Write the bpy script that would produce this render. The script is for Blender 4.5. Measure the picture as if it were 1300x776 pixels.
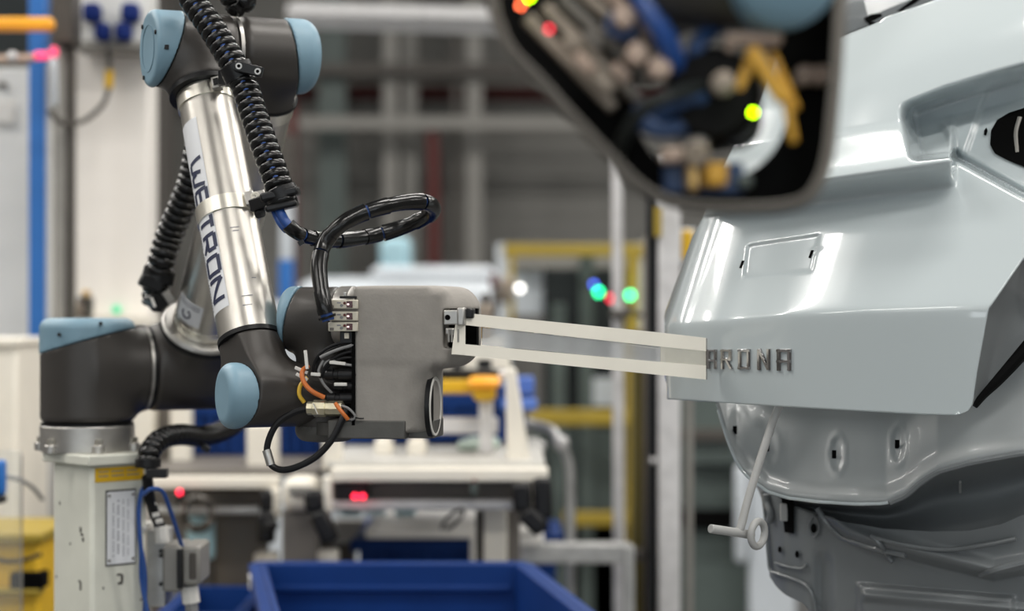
import bpy, bmesh, math, random
import numpy as np
from mathutils import Vector, Matrix

for _o in list(bpy.data.objects):
    bpy.data.objects.remove(_o)
SC = bpy.context.scene
COL = SC.collection
rnd = random.Random(7)

# ---------------------------------------------------------------- camera, world, lights, exposure
EYE, FPX = 1.4, 2500.0                      # camera height, focal length in pixels of a 1300 px wide frame
cam_data = bpy.data.cameras.new('camera')
cam = bpy.data.objects.new('camera', cam_data); COL.objects.link(cam)
cam.location = (0, 0, EYE); cam.rotation_euler = (math.pi / 2, 0, 0)
cam_data.sensor_width = 36.0; cam_data.lens = 36.0 * FPX / 1300.0
cam_data.clip_start = 0.05; cam_data.clip_end = 100
cam_data.dof.use_dof = True; cam_data.dof.focus_distance = 2.46; cam_data.dof.aperture_fstop = 2.65
SC.camera = cam

world = bpy.data.worlds.new('world'); SC.world = world; world.use_nodes = True
world.node_tree.nodes['Background'].inputs[0].default_value = (0.80, 0.87, 0.95, 1)
world.node_tree.nodes['Background'].inputs[1].default_value = 0.5

SC.view_settings.view_transform = 'Standard'; SC.view_settings.look = 'None'
SC.view_settings.gamma = 1.0; SC.view_settings.use_curve_mapping = False
SC.view_settings.exposure = 0.38

def area_light(name, loc, rot, sx, sy, power, col):
    l = bpy.data.lights.new(name, 'AREA'); l.shape = 'RECTANGLE'; l.size = sx; l.size_y = sy
    l.energy = power; l.color = col
    o = bpy.data.objects.new(name, l); COL.objects.link(o); o.location = loc; o.rotation_euler = rot
    return o
LAMP_POWER = 88
for lx in (-6.6, -3.6, 1.2, 5.4):
    for ly in (-4.5, -1.0, 2.5, 6.0, 9.5):
        area_light('lamp_light', (lx, ly, 5.28), (0, 0, 0), 2.6, 0.35, LAMP_POWER * (0.5 if ly < -3 else 1.0) * (0.45 if lx < -3 and ly < 1 else 1.0), (1.0, 0.97, 0.92))
for wx in (-5.0, -1.6, 1.8, 5.2):            # lights at added windows behind the camera, unseen, for bright reflections
    area_light('window_light', (wx, -7.85, 2.9), (math.radians(90), 0, 0), 1.7, 3.4, 30, (0.90, 0.96, 1.0))

# ---------------------------------------------------------------- helpers
def P(px, py, d):
    return Vector(((px - 650) * d / FPX, d, EYE + (388 - py) * d / FPX))
def yfloor(d):
    return 388 + EYE * FPX / d

def mat(name, col, rough=0.5, metal=0.0, var=0.06, vscale=9.0, bump=0.0, bscale=300.0, coat=0.0, emit=None, estr=0.0,
        trans=0.0, stretch=None, spec=0.5, aniso=0.0):
    m = bpy.data.materials.new(name); m.use_nodes = True
    nt = m.node_tree; b = nt.nodes['Principled BSDF']
    b.inputs['Base Color'].default_value = (*col, 1); b.inputs['Roughness'].default_value = rough
    b.inputs['Metallic'].default_value = metal; b.inputs['Coat Weight'].default_value = coat
    b.inputs['Coat Roughness'].default_value = 0.04; b.inputs['Transmission Weight'].default_value = trans
    b.inputs['Specular IOR Level'].default_value = spec
    if emit:
        b.inputs['Emission Color'].default_value = (*emit, 1); b.inputs['Emission Strength'].default_value = estr
    tc = nt.nodes.new('ShaderNodeTexCoord'); mp = nt.nodes.new('ShaderNodeMapping')
    nt.links.new(tc.outputs['Object'], mp.inputs['Vector'])
    if stretch: mp.inputs['Scale'].default_value = stretch
    if var > 0:
        n = nt.nodes.new('ShaderNodeTexNoise'); n.inputs['Scale'].default_value = vscale; n.inputs['Detail'].default_value = 6
        nt.links.new(mp.outputs['Vector'], n.inputs['Vector'])
        r = nt.nodes.new('ShaderNodeValToRGB'); r.color_ramp.elements[0].position = 0.3; r.color_ramp.elements[1].position = 0.7
        r.color_ramp.elements[0].color = tuple(max(0, c * (1 - var)) for c in col) + (1,)
        r.color_ramp.elements[1].color = tuple(min(1, c * (1 + var)) for c in col) + (1,)
        nt.links.new(n.outputs['Fac'], r.inputs['Fac']); nt.links.new(r.outputs['Color'], b.inputs['Base Color'])
    if bump > 0:
        n2 = nt.nodes.new('ShaderNodeTexNoise'); n2.inputs['Scale'].default_value = bscale; n2.inputs['Detail'].default_value = 3
        nt.links.new(mp.outputs['Vector'], n2.inputs['Vector'])
        bp = nt.nodes.new('ShaderNodeBump'); bp.inputs['Strength'].default_value = bump; bp.inputs['Distance'].default_value = 0.001
        nt.links.new(n2.outputs['Fac'], bp.inputs['Height']); nt.links.new(bp.outputs['Normal'], b.inputs['Normal'])
    return m

def thin_clear(name, tint, haze):
    m = bpy.data.materials.new(name); m.use_nodes = True; nt = m.node_tree
    out = nt.nodes['Material Output']; b = nt.nodes['Principled BSDF']
    b.inputs['Base Color'].default_value = (*tint, 1); b.inputs['Roughness'].default_value = 0.12
    tr = nt.nodes.new('ShaderNodeBsdfTransparent'); tr.inputs[0].default_value = (0.96, 0.97, 0.97, 1)
    n = nt.nodes.new('ShaderNodeTexNoise'); n.inputs['Scale'].default_value = 14; n.inputs['Detail'].default_value = 5
    tc = nt.nodes.new('ShaderNodeTexCoord'); nt.links.new(tc.outputs['Object'], n.inputs['Vector'])
    mr = nt.nodes.new('ShaderNodeMapRange'); mr.inputs[3].default_value = haze * 0.6; mr.inputs[4].default_value = haze * 1.4
    nt.links.new(n.outputs['Fac'], mr.inputs[0])
    mx = nt.nodes.new('ShaderNodeMixShader'); nt.links.new(mr.outputs[0], mx.inputs[0])
    nt.links.new(tr.outputs[0], mx.inputs[1]); nt.links.new(b.outputs[0], mx.inputs[2]); nt.links.new(mx.outputs[0], out.inputs[0])
    return m

M = dict(
    joint=mat('charcoal_joint', (0.050, 0.045, 0.041), 0.40, 0.2, 0.05, 30, 0.15, 900),
    cap=mat('blue_grey_cap', (0.185, 0.305, 0.385), 0.48, 0, 0.06, 25),
    alu=mat('brushed_aluminium', (0.60, 0.575, 0.53), 0.33, 1.0, 0.05, 60, 0.05, 400, stretch=(1, 1, 0.1)),
    steel=mat('bright_steel', (0.86, 0.83, 0.74), 0.30, 1.0, 0.05, 40),
    flange=mat('cast_flange', (0.50, 0.485, 0.46), 0.40, 0.9, 0.08, 40),
    rubber=mat('black_rubber', (0.009, 0.009, 0.010), 0.38, 0, 0.1, 60, spec=0.25),
    plastic=mat('black_plastic', (0.011, 0.011, 0.012), 0.35, 0, 0.1, 60, spec=0.3),
    hose=mat('black_conduit', (0.006, 0.006, 0.006), 0.22, 0, 0.1, 80, spec=0.45),
    blue_cable=mat('blue_cable', (0.018, 0.07, 0.27), 0.35, 0, 0.06, 50),
    cover=mat('printed_grey_cover', (0.30, 0.28, 0.255), 0.75, 0, 0.07, 45, 0.35, 260),
    cover_dark=mat('dark_grey_plate', (0.10, 0.097, 0.09), 0.55, 0.3, 0.1, 40, 0.2, 300),
    ivory=mat('ivory_acrylic', (0.90, 0.86, 0.76), 0.45, 0, 0.03, 20),
    valve=mat('ivory_valve', (0.62, 0.58, 0.48), 0.5, 0, 0.06, 60),
    display=mat('dark_red_display', (0.06, 0.006, 0.008), 0.2, 0, 0.1, 60),
    led_white=mat('lit_digit', (0.9, 0.7, 0.7), 0.3, emit=(1.0, 0.75, 0.75), estr=1.5, var=0.02),
    orange=mat('orange_cable', (0.62, 0.17, 0.035), 0.4, 0, 0.06, 50),
    yellow_cable=mat('yellow_cable', (0.72, 0.45, 0.04), 0.4, 0, 0.05, 50),
    grey_cable=mat('grey_cable', (0.22, 0.22, 0.22), 0.4, 0, 0.06, 50),
    white_plastic=mat('white_plastic', (0.70, 0.68, 0.64), 0.45, 0, 0.04, 30),
    connector=mat('nickel_connector', (0.70, 0.65, 0.48), 0.3, 0.9, 0.1, 60),
    label=mat('white_sticker', (0.74, 0.75, 0.77), 0.4, 0, 0.02, 20),
    ink=mat('navy_print', (0.010, 0.016, 0.055), 0.5, 0, 0.05, 40),
    ink_grey=mat('grey_print', (0.22, 0.22, 0.25), 0.5, 0, 0.05, 40),
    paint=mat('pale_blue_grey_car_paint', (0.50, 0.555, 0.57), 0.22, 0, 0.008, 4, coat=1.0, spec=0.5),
    paint_body=mat('primer_grey_body', (0.19, 0.205, 0.212), 0.34, 0, 0.05, 9, coat=0.25),  # body paint darkened in colour to stand in for underside shade
    paint_skirt=mat('thin_grey_paint', (0.33, 0.352, 0.358), 0.42, 0, 0.03, 9, coat=0.12),  # car paint in a mid tone, some shade put into the colour
    seal=mat('black_seal', (0.004, 0.004, 0.004), 0.7, 0, 0.1, 40, spec=0.12),
    hole=mat('dark_opening', (0.003, 0.003, 0.003), 0.9, 0, 0.1, 40, spec=0.05),
    chrome=mat('chrome', (0.58, 0.57, 0.57), 0.10, 1.0, 0.02, 30),
    rod=mat('white_coated_rod', (0.42, 0.42, 0.41), 0.35, 0, 0.04, 60),
    pedestal=mat('cream_enamel', (0.66, 0.66, 0.58), 0.40, 0, 0.07, 12, 0.05, 120),
    yellow=mat('signal_yellow', (0.70, 0.42, 0.01), 0.5, 0, 0.05, 30),
    orange_yellow=mat('amber_plastic', (0.95, 0.42, 0.02), 0.4, 0, 0.1, 20, emit=(1.0, 0.30, 0.02), estr=0.12),
    crate=mat('blue_crate_plastic', (0.004, 0.032, 0.16), 0.5, 0, 0.07, 12, spec=0.2),
    crate_light=mat('pale_blue_crate_lip', (0.10, 0.20, 0.60), 0.45, 0, 0.07, 12),
    bench=mat('cream_white_aluminium', (0.88, 0.83, 0.73), 0.42, 0, 0.03, 14),
    bench_top=mat('grey_white_laminate', (0.50, 0.49, 0.46), 0.5, 0, 0.06, 14),
    bench_grey=mat('bench_grey_panel', (0.15, 0.135, 0.12), 0.5, 0, 0.08, 14),
    galv=mat('galvanised_steel', (0.52, 0.52, 0.51), 0.42, 0.55, 0.15, 30),
    galv_light=mat('pale_galvanised_steel', (0.66, 0.65, 0.65), 0.5, 0.25, 0.12, 26),
    cabinet=mat('beige_cabinet', (0.86, 0.815, 0.76), 0.5, 0, 0.03, 6),
    panel=mat('pale_grey_panel', (0.74, 0.74, 0.72), 0.5, 0, 0.03, 6),
    blue_post=mat('blue_powder_coat', (0.02, 0.16, 0.52), 0.4, 0, 0.04, 12),
    knob=mat('navy_knob', (0.006, 0.022, 0.15), 0.5, 0, 0.05, 30, spec=0.2),
    dark_post=mat('dark_brown_post', (0.075, 0.066, 0.057), 0.5, 0.2, 0.1, 20),
    grey_post=mat('warm_grey_post', (0.26, 0.25, 0.23), 0.5, 0.2, 0.06, 20),
    guard=mat('machine_guard_yellow', (0.34, 0.24, 0.02), 0.5, 0, 0.06, 12),
    olive=mat('olive_post', (0.13, 0.105, 0.025), 0.5, 0, 0.08, 12),
    machine=mat('dark_machine_panel', (0.018, 0.022, 0.022), 0.4, 0, 0.1, 8, spec=0.25),
    machine_green=mat('grey_green_machine', (0.085, 0.108, 0.10), 0.5, 0.1, 0.1, 8),
    far_white=mat('pale_far_body', (0.56, 0.60, 0.64), 0.4, 0, 0.05, 5),
    red_pipe=mat('dark_red_pipe', (0.10, 0.012, 0.010), 0.5, 0, 0.08, 12),
    wall=mat('grey_cladding', (0.22, 0.215, 0.20), 0.8, 0, 0.12, 2.0),
    wall_light=mat('pale_wall', (0.20, 0.195, 0.19), 0.8, 0, 0.06, 2.0),
    floor=mat('concrete_floor', (0.09, 0.09, 0.09), 0.28, 0, 0.12, 1.5),
    ceil=mat('dark_roof', (0.12, 0.12, 0.115), 0.9, 0, 0.1, 2.0),
    glass=mat('window_pane', (0.8, 0.9, 0.95), 0.05, emit=(0.86, 0.94, 1.0), estr=1.0, var=0.02),  # glowing panes of the added, unseen windows, there for reflections
    lampglass=mat('lamp_diffuser', (0.95, 0.95, 0.9), 0.4, emit=(1.0, 0.97, 0.92), estr=4.0, var=0.01),
    led_red=mat('red_light', (0.8, 0.05, 0.1), 0.3, emit=(1.0, 0.015, 0.05), estr=4, var=0.02),
    led_green=mat('green_light', (0.05, 0.8, 0.3), 0.3, emit=(0.01, 0.85, 0.28), estr=7, var=0.02),
    led_lime=mat('lime_light', (0.4, 0.9, 0.0), 0.3, emit=(0.48, 1.0, 0.0), estr=16, var=0.02),
    led_blue=mat('blue_light', (0.1, 0.2, 0.8), 0.3, emit=(0.07, 0.13, 0.9), estr=5, var=0.02),
    led_amber=mat('amber_light', (0.9, 0.4, 0.05), 0.3, emit=(1.0, 0.13, 0.05), estr=10, var=0.02),
    pink_light=mat('pink_red_light', (0.8, 0.1, 0.2), 0.3, emit=(1.0, 0.04, 0.16), estr=0.8, var=0.02),
    beige=mat('beige_metal', (0.30, 0.25, 0.20), 0.45, 0.4, 0.1, 30),
    pink=mat('pinkish_plastic', (0.52, 0.39, 0.31), 0.5, 0, 0.05, 30),
    rim=mat('worn_grey_housing', (0.17, 0.155, 0.135), 0.55, 0, 0.08, 20),
    ochre=mat('ochre_valve', (0.62, 0.33, 0.03), 0.45, 0, 0.08, 30),
    blue_case=mat('dull_blue_casing', (0.02, 0.055, 0.15), 0.45, 0, 0.08, 30),
    brass=mat('brass_springs', (0.55, 0.36, 0.14), 0.35, 0.8, 0.1, 40),
    teal_glow=mat('pale_cyan_film', (0.40, 0.62, 0.70), 0.3, 0, 0.15, 12),
    pilot=mat('pilot_green', (0.02, 0.45, 0.22), 0.3, emit=(0.02, 0.6, 0.28), estr=0.5, var=0.02),
    film=thin_clear('clear_film', (0.62, 0.63, 0.64), 0.42),
    film_milky=thin_clear('milky_film', (0.72, 0.69, 0.60), 0.55),
    plexi=thin_clear('clear_plexiglass', (0.8, 0.8, 0.78), 0.10),
    green_bag=mat('pale_green_bag', (0.55, 0.66, 0.58), 0.35, 0, 0.1, 20),
    paper=mat('white_paper', (0.88, 0.86, 0.82), 0.6, 0, 0.03, 20),
)

def catmull(pts, n):
    pts = [Vector(p) for p in pts]; out = []
    Q = [pts[0] * 2 - pts[1]] + pts + [pts[-1] * 2 - pts[-2]]
    for i in range(1, len(Q) - 2):
        p0, p1, p2, p3 = Q[i - 1:i + 3]
        for k in range(n):
            t = k / n
            out.append(0.5 * ((2 * p1) + (p2 - p0) * t + (2 * p0 - 5 * p1 + 4 * p2 - p3) * t * t + (3 * p1 - p0 - 3 * p2 + p3) * t ** 3))
    out.append(pts[-1]); return out
def resample(pts, step):
    L = [0.0]
    for i in range(1, len(pts)): L.append(L[-1] + (pts[i] - pts[i - 1]).length)
    n = max(2, int(L[-1] / step)); out = []; j = 0
    for k in range(n + 1):
        s = L[-1] * k / n
        while j < len(L) - 2 and L[j + 1] < s: j += 1
        f = (s - L[j]) / max(1e-9, L[j + 1] - L[j]); out.append(pts[j].lerp(pts[j + 1], min(1, max(0, f))))
    return out
def frame_of(ax):
    ax = Vector(ax).normalized()
    up = Vector((0, 0, 1)) if abs(ax.z) < 0.9 else Vector((1, 0, 0))
    u = up.cross(ax).normalized(); return u, ax.cross(u).normalized(), ax

class MB:
    def __init__(s): s.v = []; s.f = []
    def add(s, vs, fs):
        b = len(s.v); s.v += [Vector(v) for v in vs]; s.f += [tuple(i + b for i in f) for f in fs]; return s
    def box(s, c, size, ax=None):
        c = Vector(c); ex, ey, ez = ax or (Vector((1, 0, 0)), Vector((0, 1, 0)), Vector((0, 0, 1)))
        h = [k / 2 for k in size]
        vs = [c + ex * (i * h[0]) + ey * (j * h[1]) + ez * (k * h[2]) for k in (-1, 1) for j in (-1, 1) for i in (-1, 1)]
        return s.add(vs, [(0, 2, 3, 1), (4, 5, 7, 6), (0, 1, 5, 4), (2, 6, 7, 3), (0, 4, 6, 2), (1, 3, 7, 5)])
    def px(s, x0, y0, x1, y1, d, dep):          # box whose front face fills the pixel rectangle at distance d
        a = P(x0, y0, d); b = P(x1, y1, d)
        return s.box(((a.x + b.x) / 2, d + dep / 2, (a.z + b.z) / 2), (abs(b.x - a.x), dep, abs(a.z - b.z)))
    def beam(s, p0, p1, w, h):
        p0 = Vector(p0); p1 = Vector(p1); u, v, a = frame_of(p1 - p0)
        return s.box((p0 + p1) / 2, (w, h, (p1 - p0).length), (u, v, a))
    def cyl(s, p0, p1, r0, r1=None, seg=32, cap=True):
        r1 = r0 if r1 is None else r1; p0 = Vector(p0); p1 = Vector(p1); u, v, a = frame_of(p1 - p0)
        vs = []
        for p, r in ((p0, r0), (p1, r1)):
            vs += [p + (u * math.cos(2 * math.pi * k / seg) + v * math.sin(2 * math.pi * k / seg)) * r for k in range(seg)]
        fs = [(k, (k + 1) % seg, seg + (k + 1) % seg, seg + k) for k in range(seg)]
        if cap: fs += [tuple(reversed(range(seg))), tuple(range(seg, 2 * seg))]
        return s.add(vs, fs)
    def lathe(s, o, ax, prof, seg=40):           # prof: list of (radius, height)
        o = Vector(o); u, v, a = frame_of(ax); vs = []; n = len(prof)
        for r, h in prof:
            vs += [o + a * h + (u * math.cos(2 * math.pi * k / seg) + v * math.sin(2 * math.pi * k / seg)) * r for k in range(seg)]
        fs = [(i * seg + k, i * seg + (k + 1) % seg, (i + 1) * seg + (k + 1) % seg, (i + 1) * seg + k) for i in range(n - 1) for k in range(seg)]
        return s.add(vs, fs)
    def tube(s, pts, r, seg=12, closed=False, rf=None):
        pts = [Vector(p) for p in pts]; n = len(pts); vs = []
        def tan(i):
            if closed: return (pts[(i + 1) % n] - pts[i - 1]).normalized()
            return (pts[min(n - 1, i + 1)] - pts[max(0, i - 1)]).normalized()
        t = tan(0); u = frame_of(t)[0]
        for i in range(n):
            t = tan(i); u = (u - t * u.dot(t)).normalized(); w = t.cross(u)
            rr = rf(i) if rf else r
            vs += [pts[i] + (u * math.cos(2 * math.pi * k / seg) + w * math.sin(2 * math.pi * k / seg)) * rr for k in range(seg)]
        m = n if closed else n - 1
        fs = [(i * seg + k, i * seg + (k + 1) % seg, ((i + 1) % n) * seg + (k + 1) % seg, ((i + 1) % n) * seg + k) for i in range(m) for k in range(seg)]
        if not closed: fs += [tuple(reversed(range(seg))), tuple(range((n - 1) * seg, n * seg))]
        return s.add(vs, fs)
    def curve(s, pts, r, seg=10, step=None, rf=None):
        q = resample(catmull(pts, 14), step or max(0.004, r * 0.6)); return s.tube(q, r, seg, rf=rf)
    def prism(s, poly, dvec):                    # polygon in space, pushed along dvec
        n = len(poly); poly = [Vector(p) for p in poly]; dvec = Vector(dvec)
        vs = poly + [p + dvec for p in poly]
        return s.add(vs, [tuple(range(n)), tuple(reversed(range(n, 2 * n)))] + [(k, n + k, n + (k + 1) % n, (k + 1) % n) for k in range(n)])
    def ball(s, c, r, seg=16):
        prof = [(r * math.sin(math.pi * i / 10) + 1e-6, -r * math.cos(math.pi * i / 10)) for i in range(11)]
        return s.lathe(c, (0, 0, 1), prof, seg)
    def merge(s, o): return s.add(o.v, o.f)
    def build(s, name, m, parent=None, label=None, cat=None, group=None, kind=None, bevel=0.0, smooth=True, angle=35, solid=0.0, origin=None, bseg=2):
        if parent is not None: off = ROOTLOC[parent.name]
        elif origin is not None: off = Vector(origin)
        else:
            xs = [v.x for v in s.v]; ys = [v.y for v in s.v]; zs = [v.z for v in s.v]
            off = Vector(((min(xs) + max(xs)) / 2, (min(ys) + max(ys)) / 2, min(zs)))
        me = bpy.data.meshes.new(name)
        me.from_pydata([tuple(v - off) for v in s.v], [], s.f); me.update()
        b = bmesh.new(); b.from_mesh(me); bmesh.ops.recalc_face_normals(b, faces=b.faces); b.to_mesh(me); b.free()
        if smooth:
            for p in me.polygons: p.use_smooth = True
            me.set_sharp_from_angle(angle=math.radians(angle))
        o = bpy.data.objects.new(name, me); COL.objects.link(o)
        me.materials.append(M[m] if isinstance(m, str) else m)
        if parent is not None: o.parent = parent
        else: o.location = off
        ROOTLOC[o.name] = off
        if solid:
            md = o.modifiers.new('thickness', 'SOLIDIFY'); md.thickness = solid; md.offset = -1
        if bevel:
            md = o.modifiers.new('edges', 'BEVEL'); md.width = bevel; md.segments = bseg; md.limit_method = 'ANGLE'; md.angle_limit = math.radians(40)
        tag(o, label, cat, group, kind); return o
ROOTLOC = {}
def tag(o, label=None, cat=None, group=None, kind=None):
    for k, v in (('label', label), ('category', cat), ('group', group), ('kind', kind)):
        if v: o[k] = v
    return o
def thing(name, loc, label, cat, group=None):
    o = bpy.data.objects.new(name, None); COL.objects.link(o); o.location = loc; o.empty_display_size = 0.05
    ROOTLOC[o.name] = Vector(loc); return tag(o, label, cat, group)
def mb(): return MB()

# ---- implicit surfaces (rounded housings): distance functions on arrays, meshed by surface nets
def v3(p): return np.array([p[0], p[1], p[2]])
def sd_cyl(p, a, b, r, rd=0.004):
    a = v3(a); b = v3(b); L = np.linalg.norm(b - a); ax = (b - a) / L
    q = p - (a + b) / 2; h = q @ ax; rr = np.sqrt(np.maximum((q * q).sum(-1) - h * h, 1e-14))
    dx = rr - (r - rd); dy = np.abs(h) - (L / 2 - rd)
    return np.minimum(np.maximum(dx, dy), 0) + np.hypot(np.maximum(dx, 0), np.maximum(dy, 0)) - rd
def sd_box(p, c, h, rd):
    q = np.abs(p - v3(c)) - (v3(h) - rd)
    return np.linalg.norm(np.maximum(q, 0), axis=-1) + np.minimum(q.max(-1), 0) - rd
def smin(a, b, k):
    h = np.clip(0.5 + 0.5 * (b - a) / k, 0, 1); return b * (1 - h) + a * h - k * h * (1 - h)
def smax(a, b, k): return -smin(-a, -b, k)
def halfspace(p, o, n):                         # keeps the side that n points away from
    n = v3(n); n = n / np.linalg.norm(n); return (p - v3(o)) @ n
def surfnet(f, lo, hi, h):
    lo = v3(lo); hi = v3(hi); N = np.ceil((hi - lo) / h).astype(int) + 1
    g = np.stack(np.meshgrid(*[lo[i] + h * np.arange(N[i]) for i in range(3)], indexing='ij'), -1)
    val = f(g.reshape(-1, 3)).reshape(N); ins = val < 0
    C = N - 1; acc = np.zeros((*C, 3)); cnt = np.zeros(C); faces = []
    edges = []
    for ax in range(3):
        s0 = [slice(None)] * 3; s1 = [slice(None)] * 3; s0[ax] = slice(0, -1); s1[ax] = slice(1, None)
        A = val[tuple(s0)]; B = val[tuple(s1)]; idx = np.argwhere(ins[tuple(s0)] != ins[tuple(s1)])
        o1, o2 = [(1, 2), (2, 0), (0, 1)][ax]
        ok = (idx[:, o1] > 0) & (idx[:, o2] > 0) & (idx[:, o1] < C[o1]) & (idx[:, o2] < C[o2]); idx = idx[ok]
        a = A[tuple(idx.T)]; b = B[tuple(idx.T)]; t = a / (a - b)
        pt = lo + h * idx.astype(float); pt[:, ax] += h * t
        cells = []
        for d1, d2 in ((0, 0), (-1, 0), (-1, -1), (0, -1)):
            c = idx.copy(); c[:, o1] += d1; c[:, o2] += d2; cells.append(c)
            np.add.at(acc, tuple(c.T), pt); np.add.at(cnt, tuple(c.T), 1)
        edges.append((cells, a < 0))
    ids = -np.ones(C, int); m = cnt > 0; ids[m] = np.arange(m.sum()); V = acc[m] / cnt[m][:, None]
    F = []
    for cells, fl in edges:
        q = np.stack([ids[tuple(c.T)] for c in cells], 1); q[~fl] = q[~fl][:, ::-1]; F.append(q)
    F = np.concatenate(F)
    for _ in range(2):
        e = h * 0.2; gr = np.stack([(f(V + e * np.eye(3)[i]) - f(V - e * np.eye(3)[i])) / (2 * e) for i in range(3)], -1)
        gn = (gr * gr).sum(-1); st = f(V)[:, None] * gr / np.maximum(gn, 0.3)[:, None]
        V = V - np.clip(st, -h * 0.5, h * 0.5)
    return V, F
def sdf_mb(f, lo, hi, h, xf=None):
    V, F = surfnet(f, lo, hi, h); b = MB()
    b.v = [Vector(v) for v in (xf(V) if xf else V)]; b.f = [tuple(int(i) for i in q) for q in F]; return b
Z = Vector((0, 0, 1))

# ================================================================ THE HALL
def struct(b, name, m, **k): return b.build(name, m, None, kind='structure', **k)
XW, YB, YR, HC = 9.0, 15.0, -8.0, 5.5
struct(mb().box((0, (YB + YR) / 2, -0.05), (2 * XW, YB - YR, 0.1)), 'floor', 'floor')
struct(mb().box((0, (YB + YR) / 2, HC + 0.05), (2 * XW, YB - YR, 0.1)), 'ceiling', 'ceil')
struct(mb().box((0, YB + 0.06, HC / 2), (2 * XW, 0.1, HC)), 'wall_back', 'wall')
struct(mb().box((-XW - 0.05, (YB + YR) / 2, HC / 2), (0.1, YB - YR, HC)), 'wall_left', 'wall_light')
struct(mb().box((XW + 0.05, (YB + YR) / 2, HC / 2), (0.1, YB - YR, HC)), 'wall_right', 'wall_light')
rear = mb()                                       # wall behind the camera, with openings for four added windows
wx = [(-5.0, .9), (-1.6, .9), (1.8, .9), (5.2, .9)]; x = -XW
for c_, hw in wx + [(XW + .9, .9)]:
    rear.box(((x + c_ - hw) / 2, YR - 0.1, HC / 2), (c_ - hw - x, 0.2, HC)); x = c_ + hw
for c_, hw in wx:
    rear.box((c_, YR - 0.1, 0.55), (2 * hw, 0.2, 1.1)); rear.box((c_, YR - 0.1, 5.1), (2 * hw, 0.2, 0.8))
struct(rear, 'wall_front', 'wall_light')
for k, (c_, hw) in enumerate(wx):
    f = mb()
    for z in (1.1, 1.95, 2.8, 3.65, 4.65): f.box((c_, YR - 0.06, z), (2 * hw, 0.07, 0.07))
    for xx in (-hw, 0, hw): f.box((c_ + xx, YR - 0.06, 2.9), (0.07, 0.07, 3.6))
    w = struct(f, 'window_%d' % (k + 1), 'grey_post')
    mb().box((c_, YR - 0.1, 2.9), (2 * hw, 0.01, 3.6)).build('pane', 'glass', w)
for lx in (-6.6, -3.6, 1.2, 5.4):                 # lamp housings above the lights
    for ly in (-4.5, -1.0, 2.5, 6.0, 9.5):
        t = tag(mb().box((lx, ly, 5.40), (2.7, 0.42, 0.2)).build('ceiling_lamp', 'galv'), 'long tube lamp hung under the dark hall roof', 'lamp', 'hall lamps')
# cladding ribs, frames and pipes of the far wall
b = mb()
for k in range(46): b.box((0, YB - 0.01, 0.1 + k * 0.118), (2 * XW, 0.03, 0.035))
struct(b, 'trim_1', 'wall')
def pole(name, px0, px1, d, m, label, cat, y0=None, dep=None, **k):
    a = P(px0, 0, d); b_ = P(px1, 0, d); w = b_.x - a.x
    b = mb().box(((a.x + b_.x) / 2, d, (P(0, y0, d).z if y0 is not None else HC) / 2), (w, dep or w, (P(0, y0, d).z if y0 is not None else HC)))
    return b.build(name, m, None, label=label, cat=cat, **k)
n_t = [1]
def trim(b, m):
    n_t[0] += 1; return struct(b, 'trim_%d' % n_t[0], m)
d = 14.6
for x0, x1, m in ((405, 440, 'machine_green'), (487, 505, 'grey_post'), (512, 530, 'wall'), (592, 612, 'grey_post'), (575, 583, 'dark_post'), (200, 222, 'dark_post')):
    b = mb(); a = P(x0, 0, d); c_ = P(x1, 0, d); b.box(((a.x + c_.x) / 2, d, HC / 2), (c_.x - a.x, 0.12, HC)); trim(b, m)
b = mb(); b.px(300, 148, 860, 163, 14.2, 0.1); trim(b, 'grey_post')
b = mb(); b.px(120, 80, 900, 94, 14.4, 0.2); trim(b, 'dark_post')
b = mb(); b.beam(P(366, 12, 8.9), P(760, 22, 9.3), 0.09, 0.05); trim(b, 'galv_light')
b = mb(); b.beam(P(366, 28, 9.0), P(760, 40, 9.4), 0.05, 0.05); trim(b, 'galv_light')
tag(mb().curve([P(330, 117, 14.93), P(560, 118, 14.93), P(900, 120, 14.93)], 0.055).build('fire_pipe', 'red_pipe'), 'dark red pipe running level high along the far wall', 'pipe')
tag(mb().curve([P(549, 168, 13.7), P(551, 250, 13.7), P(551, 560, 13.7), P(551, yfloor(13.7), 13.7)], 0.042).build('fire_pipe', 'red_pipe'), 'dark red upright pipe on the far wall, seen above the cable loop', 'pipe')
tag(mb().curve([P(371, 130, 13.5), P(371, 250, 13.5), P(371, yfloor(13.5), 13.5)], 0.040).build('fire_pipe', 'red_pipe'), 'dark red upright pipe behind the hose beside the elbow', 'pipe')

def T(name, label, cat, d, parts, group=None):
    x0 = min(p[2] for p in parts); x1 = max(p[4] for p in parts); y1 = max(p[5] for p in parts)
    base = P((x0 + x1) / 2, y1, d); base.z = max(0, base.z); t = thing(name, base, label, cat, group)
    out = []
    for p in parts:
        nm, m, a, b_, c_, e, dd, dep = p[:8]
        e = min(e, yfloor(dd)) if e > 770 else e
        out.append(mb().px(a, b_, c_, e, dd, dep).build(nm, m, t, bevel=p[8] if len(p) > 8 else 0.004))
    return t, out
FL = 2000
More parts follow.
